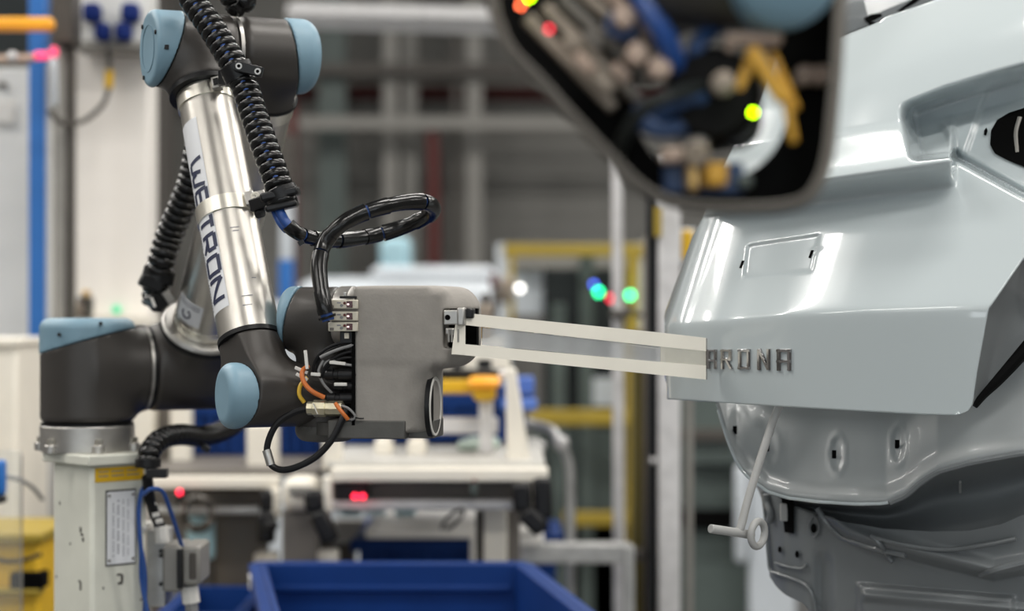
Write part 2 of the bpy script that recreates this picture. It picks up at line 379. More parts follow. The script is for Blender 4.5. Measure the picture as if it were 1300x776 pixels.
# ---- left background
t, o = T('switch_cabinet', 'tall beige cabinet standing behind the robot', 'cabinet', 5.0,
  [('body', 'cabinet', 86, -60, 190, FL, 5.0, 0.12, .01), ('plinth', 'grey_post', 84, 1060, 191, FL, 4.98, 0.14), ('door_seam', 'grey_post', 93, 66, 95, 420, 4.995, 0.02, 0), ('lower_ledge', 'bench', 90, 400, 194, 416, 4.9, 0.1)])
mb().ball(P(148, 393, 4.99), 0.011).build('pilot_light', 'pilot', t)
t, o = T('control_box', 'cream control box with four navy knobs mounted on the beige cabinet', 'control box', 4.88,
  [('housing', 'panel', 95, -30, 189, 56, 4.86, 0.135, .012), ('drip_edge', 'grey_post', 90, 56, 190, 61, 4.84, 0.15)])
for a, b_, c_, e in ((103, 2, 126, 27), (152, 2, 175, 27), (118, 27, 138, 51), (144, 27, 165, 51)):
    mb().px(a, b_, c_, e, 4.81, 0.05).build('knob', 'knob', t, bevel=0.014, bseg=4)
t = thing('control_cable', P(100, 158, 4.8), 'dark cable hanging in a loop from the cream control box to the post', 'cable')
mb().curve([P(138, 61, 4.86), P(139, 85, 4.86), P(138, 110, 4.86), P(130, 133, 4.84), (P(112, 150, 4.82)), P(99, 156, 4.77), P(93, 158, 4.70), P(86, 158, 4.66), P(74, 153, 4.63), P(62, 140, 4.62)], 0.0065).build('cable_jacket', 'dark_post', t)
mb().curve([P(139, 90, 4.86), P(138, 112, 4.86)], 0.011).build('cable_marker', 'yellow', t)
T('fence_post', 'dark brown square post in front of the beige cabinet', 'post', 4.7,
  [('shaft', 'dark_post', 80, -80, 91, FL, 4.72, 0.05), ('grey_face', 'grey_post', 68, 60, 81, FL, 4.70, 0.05), ('joint_block', 'dark_post', 66, -40, 92, 54, 4.66, 0.1)])
T('blue_column', 'upright blue painted column behind the robot base', 'column', 4.95, [('shaft', 'blue_post', 36, -80, 57, FL, 4.95, 0.06), ('edge_strip', 'panel', 57, 80, 64, FL, 4.96, 0.05), ('base_plate', 'blue_post', 30, 1080, 64, FL, 4.94, 0.1)])
t, o = T('machine_panel', 'pale grey machine door at the edge of the picture beside the blue column', 'machine door', 5.2,
  [('door_leaf', 'panel', -60, 86, 40, FL, 5.2, 0.08, .006), ('label_plate', 'white_plastic', -8, 127, 17, 157, 5.18, 0.02), ('latch', 'dark_post', -4, 104, 7, 111, 5.18, 0.03), ('upper_pane', 'machine', -60, -60, 36, 66, 5.25, 0.03)])
t, o = T('amber_beam', 'glowing amber bar crossing the blue column at upper left', 'light bar', 4.5, [('bar', 'orange_yellow', -60, 21, 66, 38, 4.5, 0.04, .01)])
t = thing('sensor_pipe', P(30, 76, 4.5), 'slim pinkish rail with a silver ball joint below the amber bar', 'rail')
mb().curve([P(-60, 76, 4.5), P(20, 75, 4.5), P(62, 70, 4.5)], 0.010).build('rail', 'pink', t)
mb().ball(P(16, 72, 4.47), 0.013).build('ball_joint', 'galv_light', t)
mb().px(42, 65, 62, 75, 4.46, 0.02).build('red_lens', 'pink_light', t, bevel=.006)
t, o = T('light_tube', 'white upright tube with a red tip beside the dark brown post', 'tube', 4.6, [('tube', 'far_white', 62, 72, 71, 135, 4.6, 0.03, .008), ('red_tip', 'pink_light', 63, 58, 71, 72, 4.6, 0.03, .008)])
T('air_regulator', 'small brown fitting on the cabinet just above the base cap', 'fitting', 4.85, [('bowl', 'beige', 94, 384, 104, 404, 4.86, 0.05, .008), ('body', 'dark_post', 97, 376, 115, 394, 4.88, 0.05, .008), ('dial', 'brass', 103, 368, 111, 378, 4.84, 0.05, .01), ('pipe', 'dark_post', 108, 390, 114, 404, 4.88, .05)])
T('side_cabinet', 'low cream box at the left edge beside the blue column', 'cabinet', 4.4, [('body', 'bench', -60, 434, 22, FL, 4.4, 0.3, .01), ('lid', 'bench', -62, 430, 24, 440, 4.39, .32)])
t, o = T('yellow_machine', 'yellow machine base with a black slot at the lower left corner', 'machine', 3.9, [('body', 'yellow', -60, 682, 50, FL, 3.9, 0.3, .008), ('slot', 'hole', 12, 728, 54, 749, 3.87, 0.06), ('top_ledge', 'guard', -60, 678, 52, 690, 3.88, 0.3), ('step', 'guard', -60, 748, 50, 756, 3.87, 0.05)])
tag(mb().curve([P(-20, 708, 3.85), P(10, 713, 3.84), P(32, 711, 3.84), P(52, 704, 3.86)], 0.0042).build('ground_cable', 'rubber'), 'thin dark cable draped over the yellow machine base', 'cable')
t = thing('clear_guard', P(0, 1100, 3.6), 'clear plexiglass guard sheet with a blue edge grip at the lower left', 'guard')
mb().px(-60, 572, 27, 1250, 3.6, 0.004).build('sheet', 'plexi', t)
mb().px(26.3, 578, 27.4, 1250, 3.598, 0.008).build('edge_strip', 'grey_post', t)
mb().px(-8, 585, 4, 630, 3.56, 0.03).build('grip', 'blue_post', t, bevel=.006)
mb().px(-8, 630, 5, 640, 3.56, 0.03).build('grip_end', 'plastic', t, bevel=.006)
tag(mb().curve([P(-10, 604, 3.7), P(20, 608, 3.7), P(40, 618, 3.75), P(54, 634, 3.8)], 0.004).build('pneumatic_tube', 'grey_cable'), 'thin grey tube curving behind the clear guard sheet', 'tube')

# ---- work benches behind the robot
def leds(t, pts, d, r, m, name='indicator'):
    for x, y in pts: mb().ball(P(x, y, d), r, 12).build(name, m, t)
t, o = T('workbench', 'cream aluminium workbench behind the pedestal with a grey back panel', 'workbench', 4.35,
  [('front_rail', 'bench', 186, 606, 354, 621, 4.30, 0.06), ('table_plate', 'bench_grey', 180, 596, 404, 606, 4.34, 0.7), ('lower_rail', 'galv', 198, 644, 346, 653, 4.33, 0.04),
   ('back_panel', 'bench_grey', 192, 621, 340, 745, 4.5, 0.02), ('upright', 'bench', 169, 500, 194, 596, 4.6, 0.06), ('upright', 'bench', 216, 500, 240, 596, 4.6, 0.06), ('corner_block', 'bench', 313, 540, 350, 600, 4.45, 0.08),
   ('cross_panel', 'bench_grey', 194, 500, 217, 596, 4.66, 0.02), ('leg', 'bench', 322, 704, 350, FL, 4.4, 0.07), ('leg', 'bench_grey', 190, 740, 205, FL, 4.5, 0.05), ('front_clip', 'bench', 344, 621, 354, 660, 4.28, .05)])
mb().px(329, 624, 346, 652, 4.27, 0.05).build('clamp_lever', 'plastic', t, bevel=.008); mb().beam(P(338, 650, 4.27), P(338, 690, 4.27), 0.035, 0.04).build('clamp_lever', 'plastic', t, bevel=.01); mb().beam(P(338, 664, 4.25), P(352, 672, 4.25), 0.03, 0.03).build('clamp_lever', 'plastic', t, bevel=.01)
mb().px(223, 621, 234, 640, 4.27, 0.03).build('sensor', 'plastic', t, bevel=.005); leds(t, [(228, 625)], 4.25, .0055, 'led_red')
tag(mb().tube([P(251 + 18 * math.cos(a * math.pi / 16), 652 + 20 * math.sin(a * math.pi / 16), 4.24 + .01 * math.sin(a * 1.1)) for a in range(32)], 0.009, 10, closed=True).build('cable_coil', 'dark_post'), 'dark cable coiled in a ring below the bench behind the pedestal', 'cable')
T('cyan_bag', 'pale cyan translucent sheet hanging under the bench behind the pedestal', 'sheet', 4.4, [('sheet', 'teal_glow', 236, 656, 272, 712, 4.4, 0.03, .01), ('weight', 'dark_post', 250, 712, 272, 748, 4.4, .03)])
t, o = T('workbench', 'cream workbench in the middle with two red lights under its rail', 'workbench', 4.2,
  [('front_rail', 'bench', 420, 595, 696, 612, 4.10, 0.06), ('table_plate', 'bench_top', 415, 586, 692, 596, 4.14, 0.75), ('apron', 'bench_grey', 424, 612, 658, 638, 4.2, 0.03), ('lower_rail', 'galv_light', 421, 636, 688, 648, 4.13, 0.04),
   ('corner_bracket', 'bench', 660, 612, 685, 646, 4.12, 0.05), ('upright', 'bench', 409, 546, 432, 598, 4.15, 0.07), ('lower_clip', 'bench', 409, 606, 420, 652, 4.08, .04), ('squat_post', 'bench', 475, 556, 498, 596, 4.35, 0.07, .012), ('squat_post', 'bench', 517, 556, 541, 596, 4.35, 0.07, .012),
   ('rear_rail', 'galv_light', 412, 562, 692, 572, 4.85, 0.05), ('leg', 'bench', 614, 642, 644, FL, 4.2, 0.07), ('leg_recess', 'dark_post', 604, 642, 615, FL, 4.24, 0.06), ('leg', 'bench_grey', 644, 646, 660, FL, 4.24, .06),
   ('post_block', 'bench', 394, 702, 428, FL, 4.2, 0.07), ('post', 'bench_grey', 358, 648, 402, FL, 4.18, 0.08), ('hinge_block', 'bench', 358, 607, 404, 650, 4.15, 0.1, .02), ('hinge_plate', 'grey_post', 366, 618, 396, 628, 4.13, .03), ('sensor_box', 'plastic', 424, 613, 466, 637, 4.13, 0.05)])
leds(t, [(450.5, 630.5), (460.5, 630.5)], 4.11, .0055, 'led_red')
for pts in (((398, 622), (400, 650)), ((402, 648), (422, 688)), ((662, 612), (664, 650)), ((664, 648), (690, 674)), ((688, 606), (690, 660))):
    w = 0.02 if pts[0][0] == 688 else 0.04
    mb().beam(P(*pts[0], 4.08), P(*pts[1], 4.08), w, 0.04).build('clamp_lever', 'plastic', t, bevel=.01)
mb().px(597, 612, 606, 630, 4.07, 0.03).build('limit_switch', 'machine_green', t, bevel=.005); mb().px(599, 609, 605, 614, 4.06, .03).build('switch_cap', 'red_pipe', t, bevel=.004)
b = mb().prism([P(642, 468, 4.2), P(655, 468, 4.2), P(675, 594, 4.2), P(643, 594, 4.2)], (0, 0.05, 0)).build('tapered_bracket', 'bench', t, bevel=.006)
mb().curve([P(560, 672, 4.12), P(566, 660, 4.12), (P(578, 650, 4.12)), P(588, 648, 4.12), P(586, 656, 4.12), P(574, 668, 4.12), P(566, 672, 4.12)], 0.004).build('loose_wire', 'rubber', t)
t, o = T('beacon_stand', 'grey bench frame carrying a yellow bar and an amber beacon', 'frame', 4.3,
  [('post', 'galv_light', 608, 508, 626, 577, 4.32, 0.05), ('cross_rail', 'galv_light', 480, 531, 632, 551, 4.36, 0.04), ('black_bar', 'plastic', 520, 469, 645, 483, 4.38, 0.05), ('yellow_bar', 'yellow', 520, 483, 606, 500, 4.34, 0.05), ('beacon_base', 'yellow', 600, 488, 630, 510, 4.28, 0.08, .012)])
mb().px(594, 479, 635, 493, 4.26, 0.10).build('beacon', 'orange_yellow', t, bevel=.016, bseg=3)
mb().ball(P(638, 476, 4.35), 0.011).build('bar_bolt', 'galv_light', t)
t, o = T('clip_plate', 'row of white fixture plates with dark slots behind the gripper', 'fixture', 4.5, [('plate', 'bench', 520, 450, 648, 470, 4.5, 0.04), ('slot', 'plastic', 574, 456, 588, 468, 4.49, .03), ('slot', 'plastic', 606, 456, 624, 468, 4.49, .03), ('slot', 'plastic', 545, 456, 560, 468, 4.49, .03)])

def crate(x0, y0, x1, y1, d, dep, label, lip=4, ribs=True, group='blue plastic crates', cut=None, m='crate'):
    """open-topped plastic crate: four walls, base, rim and ribs"""
    a = P(x0, y0, d); b_ = P(x1, y1, d); zt_, zb_ = a.z, max(0.0, b_.z); w = b_.x - a.x; th = 0.012
    t = thing('plastic_crate', ((a.x + b_.x) / 2, d + dep / 2, zb_), label, 'crate', group)
    cx = (a.x + b_.x) / 2; h = zt_ - zb_; cz = (zt_ + zb_) / 2
    sh = mb(); sh.box((cx, d + th / 2, cz), (w, th, h)); sh.box((cx, d + dep - th / 2, cz), (w, th, h))
    sh.box((a.x + th / 2, d + dep / 2, cz), (th, dep - 2 * th, h)); sh.box((b_.x - th / 2, d + dep / 2, cz), (th, dep - 2 * th, h)); sh.box((cx, d + dep / 2, zb_ + .006), (w - 2 * th, dep - 2 * th, .012))
    sh.build('shell', m, t)
    r = mb(); rw = 0.02; lh = 0.03
    r.box((cx, d - .004, zt_ - lh / 2), (w + 2 * rw, rw, lh)); r.box((cx, d + dep + .004, zt_ - lh / 2), (w + 2 * rw, rw, lh))
    r.box((a.x - .004, d + dep / 2, zt_ - lh / 2), (rw, dep, lh)); r.box((b_.x + .004, d + dep / 2, zt_ - lh / 2), (rw, dep, lh))
    r.build('rim', m, t, bevel=.003)
    if ribs:
        for k in range(1, 5):
            mb().box((a.x + w * k / 5, d - .006, cz - .01), (0.012, 0.012, h - .03)).build('rib', m, t)
    return t
bc = crate(430, 500, 668, 562, 4.62, 0.5, 'large blue crate behind the amber beacon on the middle bench')
mb().px(640, 478, 678, 520, 4.75, .03).build('rim_flap', 'crate_light', bc, bevel=.006); mb().px(636, 506, 682, 522, 4.6, .03).build('rim_flap', 'crate_light', bc, bevel=.006)
crate(239, 512, 312, 578, 4.75, 0.25, 'blue crate seen between pedestal and wrist, behind the first bench')
crate(335, 520, 404, 578, 4.75, 0.25, 'blue crate behind the black looped cable')
crate(456, 684, 596, 786, 4.7, 0.45, 'blue crate with a white sheet on top under the middle bench')
T('white_sheet', 'white cardboard sheet lying over the crate under the middle bench', 'sheet', 4.66, [('sheet', 'paper', 464, 671, 606, 684, 4.66, .5, .003), ('folded_edge', 'paper', 597, 682, 608, 730, 4.64, .02, .003)])
crate(682, 678, 706, FL, 5.05, 0.3, 'narrow dark blue crate standing beside the curved tube rail', ribs=False)
T('paper_pack', 'white packet lying by the bench leg above the galvanised bar', 'packet', 4.7, [('packet', 'paper', 652, 676, 690, 694, 4.75, .1, .01), ('packet_flap', 'paper', 655, 672, 684, 678, 4.74, .1, .004)])
crate(206, 779, 304, FL, 3.75, 0.36, 'blue crate on the floor behind the grey connector box')
T('bench_shelf', 'grey lower shelf with pale reflections under the middle bench', 'shelf', 4.6, [('shelf_plate', 'galv_light', 400, 791, 680, 797, 4.65, .6), ('cyan_part', 'teal_glow', 431, 640, 458, 657, 4.9, .04, .01), ('cyan_part', 'teal_glow', 462, 641, 490, 654, 4.9, .04, .01), ('cyan_part', 'teal_glow', 500, 641, 528, 655, 4.9, .04, .01), ('dark_tray', 'dark_post', 400, 690, 450, 716, 4.8, .05), ('back_sheet', 'grey_post', 424, 660, 620, 690, 5.2, .03)])
T('paper_sheet', 'white paper lying on the middle bench top behind the loop cable', 'paper', 4.6, [('sheet', 'paper', 436, 571.5, 470, 572.5, 4.5, .2, .0005), ('top_page', 'paper', 440, 570.4, 466, 571.4, 4.5, .16, .0005)])
T('part_bag', 'pale green plastic bag of parts lying on the middle bench beside the grey post', 'bag', 4.5, [('bag', 'green_bag', 580, 562, 608, 572, 4.4, .12, .02), ('bag_fold', 'green_bag', 590, 558, 634, 570, 4.46, .10, .025)])
# the big open crate in front
ya = math.radians(9.5); cex = Vector((math.cos(ya), -math.sin(ya) * 0, 0)); 
zc_ = 0.89
c00 = Vector(((330 - 650) * 3.9 / FPX, 3.9, 0)); c10 = Vector(((660 - 650) * 3.9 / FPX, 3.9, 0)); sv = Vector((0.155, -0.95, 0))
big = thing('plastic_crate', (c00 + c10 + sv) / 2 + Z * 0.55, 'largest blue open crate, at the bottom centre in front of the benches', 'crate', 'blue plastic crates')
def slab(p, q, z0, z1, th, name, side, m='crate', bev=.003, par=None):
    n_ = (q - p).cross(Z).normalized() * th * side
    return mb().prism([p + Z * z0, q + Z * z0, q + Z * z1, p + Z * z1], n_).build(name, m, par or big, bevel=bev)
slab(c00, c10, .55, zc_, .012, 'wall_panel', 1); slab(c00, c00 + sv, .55, zc_, .012, 'wall_panel', -1); slab(c10, c10 + sv, .55, zc_, .012, 'wall_panel', 1); slab(c00 + sv, c10 + sv, .55, zc_, .012, 'wall_panel', -1)
mb().prism([c00 + Z * .55, c10 + Z * .55, c10 + sv + Z * .55, c00 + sv + Z * .55], (0, 0, .012)).build('crate_floor', 'crate', big)
slab(c00 - Vector((.012, 0, 0)), c10 + Vector((.012, 0, 0)), zc_ - .03, zc_, .028, 'rim', -1); slab(c00, c00 + sv, zc_ - .03, zc_, .022, 'rim', 1); slab(c10, c10 + sv, zc_ - .03, zc_, .024, 'rim', -1)
slab(c00 + Vector((.02, -.012, 0)), c10 + Vector((-.02, -.012, 0)), zc_ - .055, zc_ - .043, .008, 'inner_ridge', 1)
for k in range(5):
    p = c10 + sv * (0.10 + k * .17); slab(p, p + sv * .05, zc_ - .10, zc_ - .005, .03, 'rim_lug', -1)
p = c00 + sv * .13; slab(p - Vector((.0235, 0, 0)), p - Vector((.0235, 0, 0)) + sv * .06, zc_ - .028, zc_ - .004, .002, 'rim_label', 1, 'paper', 0)
st = thing('crate_stand', (c00 + c10 + sv) / 2, 'low dark stand under the largest blue crate', 'stand')
mb().prism([c00 + Z * .52, c10 + Z * .52, c10 + sv + Z * .52, c00 + sv + Z * .52], (0, 0, .028)).build('top', 'dark_post', st)
for q in (c00, c10, c00 + sv, c10 + sv):
    q2 = q.lerp((c00 + c10 + sv) / 2, .12); mb().box(q2 + Z * .26, (.05, .05, .52)).build('leg', 'dark_post', st)

# ---- fence, posts and rails to the right of the benches
t, o = T('guard_post', 'wide galvanised upright post with a black edge beside the tailgate', 'post', 4.8, [('face', 'galv_light', 836, 200, 864, FL, 4.8, 0.08), ('black_edge', 'rubber', 822, 200, 836, FL, 4.82, 0.08), ('foot_plate', 'galv', 815, FL - 1, 880, FL, 4.7, .2)][:2])
mb().ball(P(829, 585, 4.8), .008).build('bolt', 'galv_light', t); mb().px(831, 262, 840, 300, 4.78, .02).build('yellow_tag', 'guard', t)
t, o = T('fence_upright', 'olive fence upright between the pole and the galvanised post', 'post', 5.0, [('upright', 'olive', 803, 420, 817, FL, 5.0, 0.05), ('edge', 'beige', 818, 300, 824, FL, 4.98, 0.05)])
t = thing('round_pole', P(787, 1000, 5.4), 'bright round steel pole with a dark clamp, right of the green lights', 'pole'); t.location.z = 0; ROOTLOC[t.name].z = 0
q = P(786, 0, 5.4); mb().cyl((q.x + .004, 5.4, 0), (q.x - .006, 5.4, P(0, 190, 5.4).z), 0.0155, seg=20).build('pole_tube', 'galv_light', t)
for a in ((776, 393, 800, 405), (794, 388, 806, 398), (806, 396, 822, 404)): mb().px(*a, 5.33, .06).build('pole_clamp', 'dark_post', t, bevel=.008)
t, o = T('barrier_bar', 'galvanised square bar reaching level across to the steel pole', 'bar', 4.85, [('bar', 'galv', 652, 691, 802, 716, 4.85, 0.06, .004), ('end_fitting', 'galv', 792, 694, 806, FL, 4.84, .05), ('bolt_knob', 'dark_post', 806, 698, 819, 714, 4.85, .04, .008)])
mb().ball(P(664, 703, 4.84), .009).build('bolt', 'galv_light', t)
t = thing('tube_rail', P(724, 1100, 4.95), 'curved bent tube handrail dropping to the floor behind the middle bench', 'handrail'); t.location.z = 0; ROOTLOC[t.name].z = 0
q = P(724, 0, 4.95); mb().curve([P(560, 520, 5.9), P(683, 540, 5.1), P(708, 560, 4.96), P(721, 585, 4.95), P(724, 620, 4.95), P(724, 700, 4.95), Vector((q.x, 4.95, 0))], 0.0125).build('tube', 'galv', t)
mb().ball(P(712, 563, 4.94), .02).build('elbow_joint', 'galv_light', t); mb().cyl((q.x, 4.95, 0), (q.x, 4.95, .01), .05).build('foot', 'galv', t)
t, o = T('notice_board', 'small white notice with yellow field and red edge beside the tailgate', 'notice', 5.0, [('board', 'far_white', 858, 290, 884, 336, 5.0, .02), ('yellow_field', 'yellow', 866, 292, 880, 330, 4.99, .012), ('red_edge', 'red_pipe', 857, 262, 862, 330, 4.99, .02), ('hanger', 'dark_post', 860, 336, 884, 344, 5.0, .03), ('hanger_post', 'grey_post', 872, 340, 880, FL, 5.03, .03)])

# ---- guarded machine in the distance
t, o = T('guarded_machine', 'dark enclosed machine with yellow framed door far behind the template', 'machine', 8.0,
  [('top_bar', 'guard', 640, 310, 818, 325, 8.0, .12), ('left_upright', 'far_white', 630, 310, 648, FL, 8.02, .12), ('yellow_upright', 'guard', 646, 325, 653, 420, 7.99, .06), ('right_upright', 'guard', 796, 325, 812, FL, 8.0, .12), ('right_panel', 'far_white', 812, 308, 826, FL, 8.02, .12),
   ('door_pane', 'machine', 690, 340, 738, FL, 8.3, .05), ('door_pane', 'machine', 752, 340, 796, FL, 8.3, .05), ('mullion', 'machine_green', 736, 325, 754, FL, 8.2, .06), ('mullion', 'machine_green', 700, 385, 718, FL, 8.15, .05), ('pale_pane', 'far_white', 653, 325, 690, 400, 8.35, .05), ('upper_sheet', 'grey_post', 650, 325, 800, 342, 8.3, .05),
   ('mid_bar', 'guard', 672, 521, 800, 540, 7.9, .08), ('low_bar', 'guard', 716, 652, 800, 668, 7.9, .08), ('low_cladding', 'machine_green', 672, 545, 800, 650, 8.25, .05), ('white_inset', 'far_white', 752, 480, 782, 516, 8.2, .05), ('dark_kick', 'machine', 660, 668, 800, FL, 8.3, .05)])
for x, y, m, r in ((760, 371, 'led_green', .014), (754, 361, 'led_blue', .009), (776, 379, 'led_red', .011), (800, 375, 'led_green', .014)):
    mb().ball(P(x, y, 7.92), r, 14).build('signal_light', m, t)
leds(t, [(660, 366)], 7.9, .013, 'lampglass', 'work_light')
T('red_handle_unit', 'small dark unit with a red top on the machine frame, above the gripper', 'unit', 7.5, [('body', 'dark_post', 624, 366, 634, 395, 7.5, .08, .01), ('red_top', 'red_pipe', 622, 348, 631, 366, 7.5, .08, .01), ('bracket', 'beige', 632, 352, 652, 385, 7.52, .08, .02), ('stand', 'dark_post', 626, 395, 632, FL, 7.55, .05)])
t, o = T('brass_fixture', 'brownish blurred fixture standing on the bench behind the gripper nose', 'fixture', 5.0, [('base', 'bench', 596, 430, 640, 470, 5.0, .06, .01), ('block', 'beige', 604, 385, 626, 430, 5.0, .06, .012), ('tip', 'dark_post', 610, 372, 622, 386, 5.0, .05, .01)])
t, o = T('far_car_body', 'pale blurred car shell far behind the cable loop', 'car', 9.5, [('side', 'far_white', 372, 352, 640, FL, 9.5, 1.0, .1), ('roof_panel', 'far_white', 470, 338, 628, 356, 9.55, .8, .05), ('dark_sill', 'dark_post', 372, 600, 640, 640, 9.45, .1), ('window_gap', 'teal_glow', 482, 300, 520, 345, 9.6, .3, .03)])
t, o = T('far_white_column', 'pale lilac column with a blue foot seen right of the forearm', 'column', 7.0, [('shaft', 'far_white', 355, 240, 370, 330, 7.0, .1), ('blue_foot', 'blue_post', 354, 330, 370, 382, 7.0, .1), ('pedestal_block', 'far_white', 340, 382, 376, FL, 7.0, .2), ('head', 'dark_post', 352, 170, 372, 240, 7.02, .1)])
# machinery to the right behind the car
t, o = T('dark_press', 'dark green machine standing beneath and behind the tailgate', 'machine', 7.5,
  [('upper_body', 'machine_green', 866, 500, 1000, 590, 7.5, .5), ('rust_band', 'dark_post', 866, 545, 960, 560, 7.45, .1), ('mid_body', 'machine_green', 866, 590, 1000, 650, 7.6, .5), ('black_gap', 'hole', 866, 648, 955, 672, 7.55, .3), ('lower_body', 'machine_green', 866, 672, 1000, FL, 7.6, .5), ('white_rod', 'far_white', 934, 590, 950, 716, 7.3, .05, .02), ('lilac_panel', 'far_white', 952, 600, 1010, FL, 7.35, .05)])
# ================================================================ THE ROBOT

ca, sa = math.cos(math.radians(25)), math.sin(math.radians(25))
AX = Vector((ca, sa, 0))                        # common direction of shoulder, elbow and first wrist axes
B0 = P(111, 572, 3.0); B0 = Vector((B0.x, B0.y, 0))
zt = P(0, 572, 3.0).z                           # top of the pedestal plate
z1 = P(0, 536, 3.0).z; z2 = P(0, 404, 3.0).z; zs = P(0, 468, 3.0).z
SB = Vector((B0.x, B0.y, zs)); SH = SB + AX * 0.165
ER = Vector((SH.x + 0.4226 * 0.394, SH.y - 0.9063 * 0.394, 1.745)); EL = ER - AX * 0.105
W1 = Vector((EL.x + 0.4226 * 0.24, EL.y - 0.9063 * 0.24, 1.288)) + AX * 0.012; W2 = W1 + AX * 0.086
U = (ER - SH).normalized(); W = (W1 - EL).normalized()
TB = Vector((math.cos(math.radians(14)), -math.sin(math.radians(14)), 0))   # last wrist axis
W3 = Vector((W2.x, W2.y, P(0, 406, W2.y).z))

robot = thing('jointed_robot', (B0.x, B0.y, zt), 'jointed charcoal robot arm with pale blue caps and silver tubes on a cream pedestal', 'robot arm')
def lohi(pts, r):
    pts = [Vector(p) for p in pts]
    return [min(p[i] for p in pts) - r for i in range(3)], [max(p[i] for p in pts) + r for i in range(3)]
def housing(name, f, pts, r, h=0.0026, m='joint'):
    lo, hi = lohi(pts, r); return sdf_mb(f, lo, hi, h).build(name, m, robot, angle=60)
def capped(f, fcap, o, n, pts, r, name='joint_housing', h=0.0026):
    """housing cut by a plane; what lies beyond it is the blue cap"""
    lo, hi = lohi(pts, r)
    b = sdf_mb(lambda p: smax(f(p), halfspace(p, o, n), 0.001), lo, hi, h).build(name, 'joint', robot, angle=50)
    n = v3(n) / np.linalg.norm(v3(n))
    c = sdf_mb(lambda p: smax(fcap(p), -halfspace(p, v3(o) + n * 0.0012, n), 0.002), lo, hi, h).build('joint_cap', 'cap', robot, angle=50)
    return b, c
def screws(part, pts, ax, r=0.003):
    for p in pts:
        p = Vector(p); a = Vector(ax).normalized()
        mb().cyl(p - a * 0.002, p + a * 0.0012, r, seg=12).build('screw', 'rubber', part)

# base joint ---------------------------------------------------------------
fl = mb().cyl((B0.x, B0.y, zt), (B0.x, B0.y, z1 - 0.004), 0.071, seg=64).build('base_flange', 'flange', robot, bevel=0.0015)
for k in range(6):
    an = math.radians(-90 + 25 + 60 * k); c = Vector((B0.x, B0.y, 0)) + Vector((math.cos(an), math.sin(an), 0)) * 0.073
    b = mb().cyl((c.x, c.y, zt), (c.x, c.y, zt + 0.012), 0.0095, seg=24).build('bolt_lug', 'flange', fl, bevel=0.001)
    b = mb().cyl((c.x, c.y, zt + 0.012), (c.x, c.y, zt + 0.021), 0.006, seg=6).build('bolt', 'steel', fl)
mb().cyl((B0.x, B0.y, z1 - 0.004), (B0.x, B0.y, z1), 0.0695, seg=64).build('seal_ring', 'rubber', robot)
fb = lambda p: smin(sd_cyl(p, (B0.x, B0.y, z1), (B0.x, B0.y, z2), 0.0705, 0.010), sd_cyl(p, SB, SB + AX * 0.084, 0.0665, 0.002), 0.022)
fbc = lambda p: sd_cyl(p, (B0.x, B0.y, z1), (B0.x, B0.y, z2), 0.0717, 0.016)
pl = P(52, 449, 2.95); sl = (449 - 416) * 1.18 / (118 * 1.18)
b, c = capped(fb, fbc, pl, (-sl, 0, 1), [(B0.x, B0.y, z1), (B0.x, B0.y, z2), SB + AX * 0.09], 0.082)
# the cap covers only the drum, so put the grey shoulder back above the plane
housing('joint_housing', lambda p: smax(smax(sd_cyl(p, SB, SB + AX * 0.084, 0.0665, 0.002), -halfspace(p, v3(pl) - np.array([0, 0, .002]), (-sl, 0, 1)), .001), -sd_cyl(p, (B0.x, B0.y, z1), (B0.x, B0.y, z2), 0.0705, .004), .003),
        [SB, SB + AX * 0.09], 0.075)
screws(c, [P(75, 425, 2.93), P(128, 411, 2.935)], (0, -1, 0.25), 0.0028)
# shoulder ------------------------------------------------------------------
mb().cyl(SB + AX * 0.084, SB + AX * 0.088, 0.0668, seg=64).build('joint_ring', 'flange', robot)
mb().cyl(SB + AX * 0.088, SB + AX * 0.094, 0.0650, seg=64).build('seal_ring', 'rubber', robot)
fs = lambda p: smin(sd_cyl(p, SB + AX * 0.094, SB + AX * 0.265, 0.0665, 0.008), sd_cyl(p, SH, SH + U * 0.078, 0.064, 0.003), 0.02)
housing('joint_housing', fs, [SB + AX * 0.09, SB + AX * 0.265, SH + U * 0.08], 0.075)
mb().cyl(SH + U * 0.078, SH + U * 0.085, 0.0655, seg=64).build('seal_ring', 'rubber', robot)
mb().cyl(SH + U * 0.085, SH + U * 0.092, 0.0645, 0.060, seg=64).build('tube_flange', 'flange', robot, bevel=0.0015)
Lu = (ER - SH).length
tb = mb().cyl(SH + U * 0.09, ER - U * 0.06, 0.047, seg=72).build('upper_arm_tube', 'alu', robot)
mb().cyl(SH + U * 0.094, SH + U * 0.108, 0.0482, seg=72).build('tube_band', 'steel', tb)
mb().cyl(ER - U * 0.088, ER - U * 0.068, 0.0482, seg=72).build('tube_band', 'steel', tb)
uc_ = Vector((-0.45, -0.89, 0)); uc_ = (uc_ - U * uc_.dot(U)).normalized(); us_ = U.cross(uc_).normalized()
def upatch(b, s0, s1, a0, a1, lift, na=6):
    vs = [SH + U * s + (uc_ * math.cos(a0 + (a1 - a0) * j / na) + us_ * math.sin(a0 + (a1 - a0) * j / na)) * (0.047 + lift) for s in (s0, s1) for j in range(na + 1)]
    return b.add(vs, [(j, j + 1, na + 2 + j, na + 1 + j) for j in range(na)])
sl_ = upatch(mb(), 0.118, 0.160, -0.5, 0.55, 0.0005).build('tube_sticker', 'label', tb)
b = mb()
for s0, s1 in ((0.149, 0.1505), (0.154, 0.1555)): upatch(b, s0, s1, -0.4, 0.45, 0.0010)
b.build('fine_print', 'ink', tb, kind='stuff')
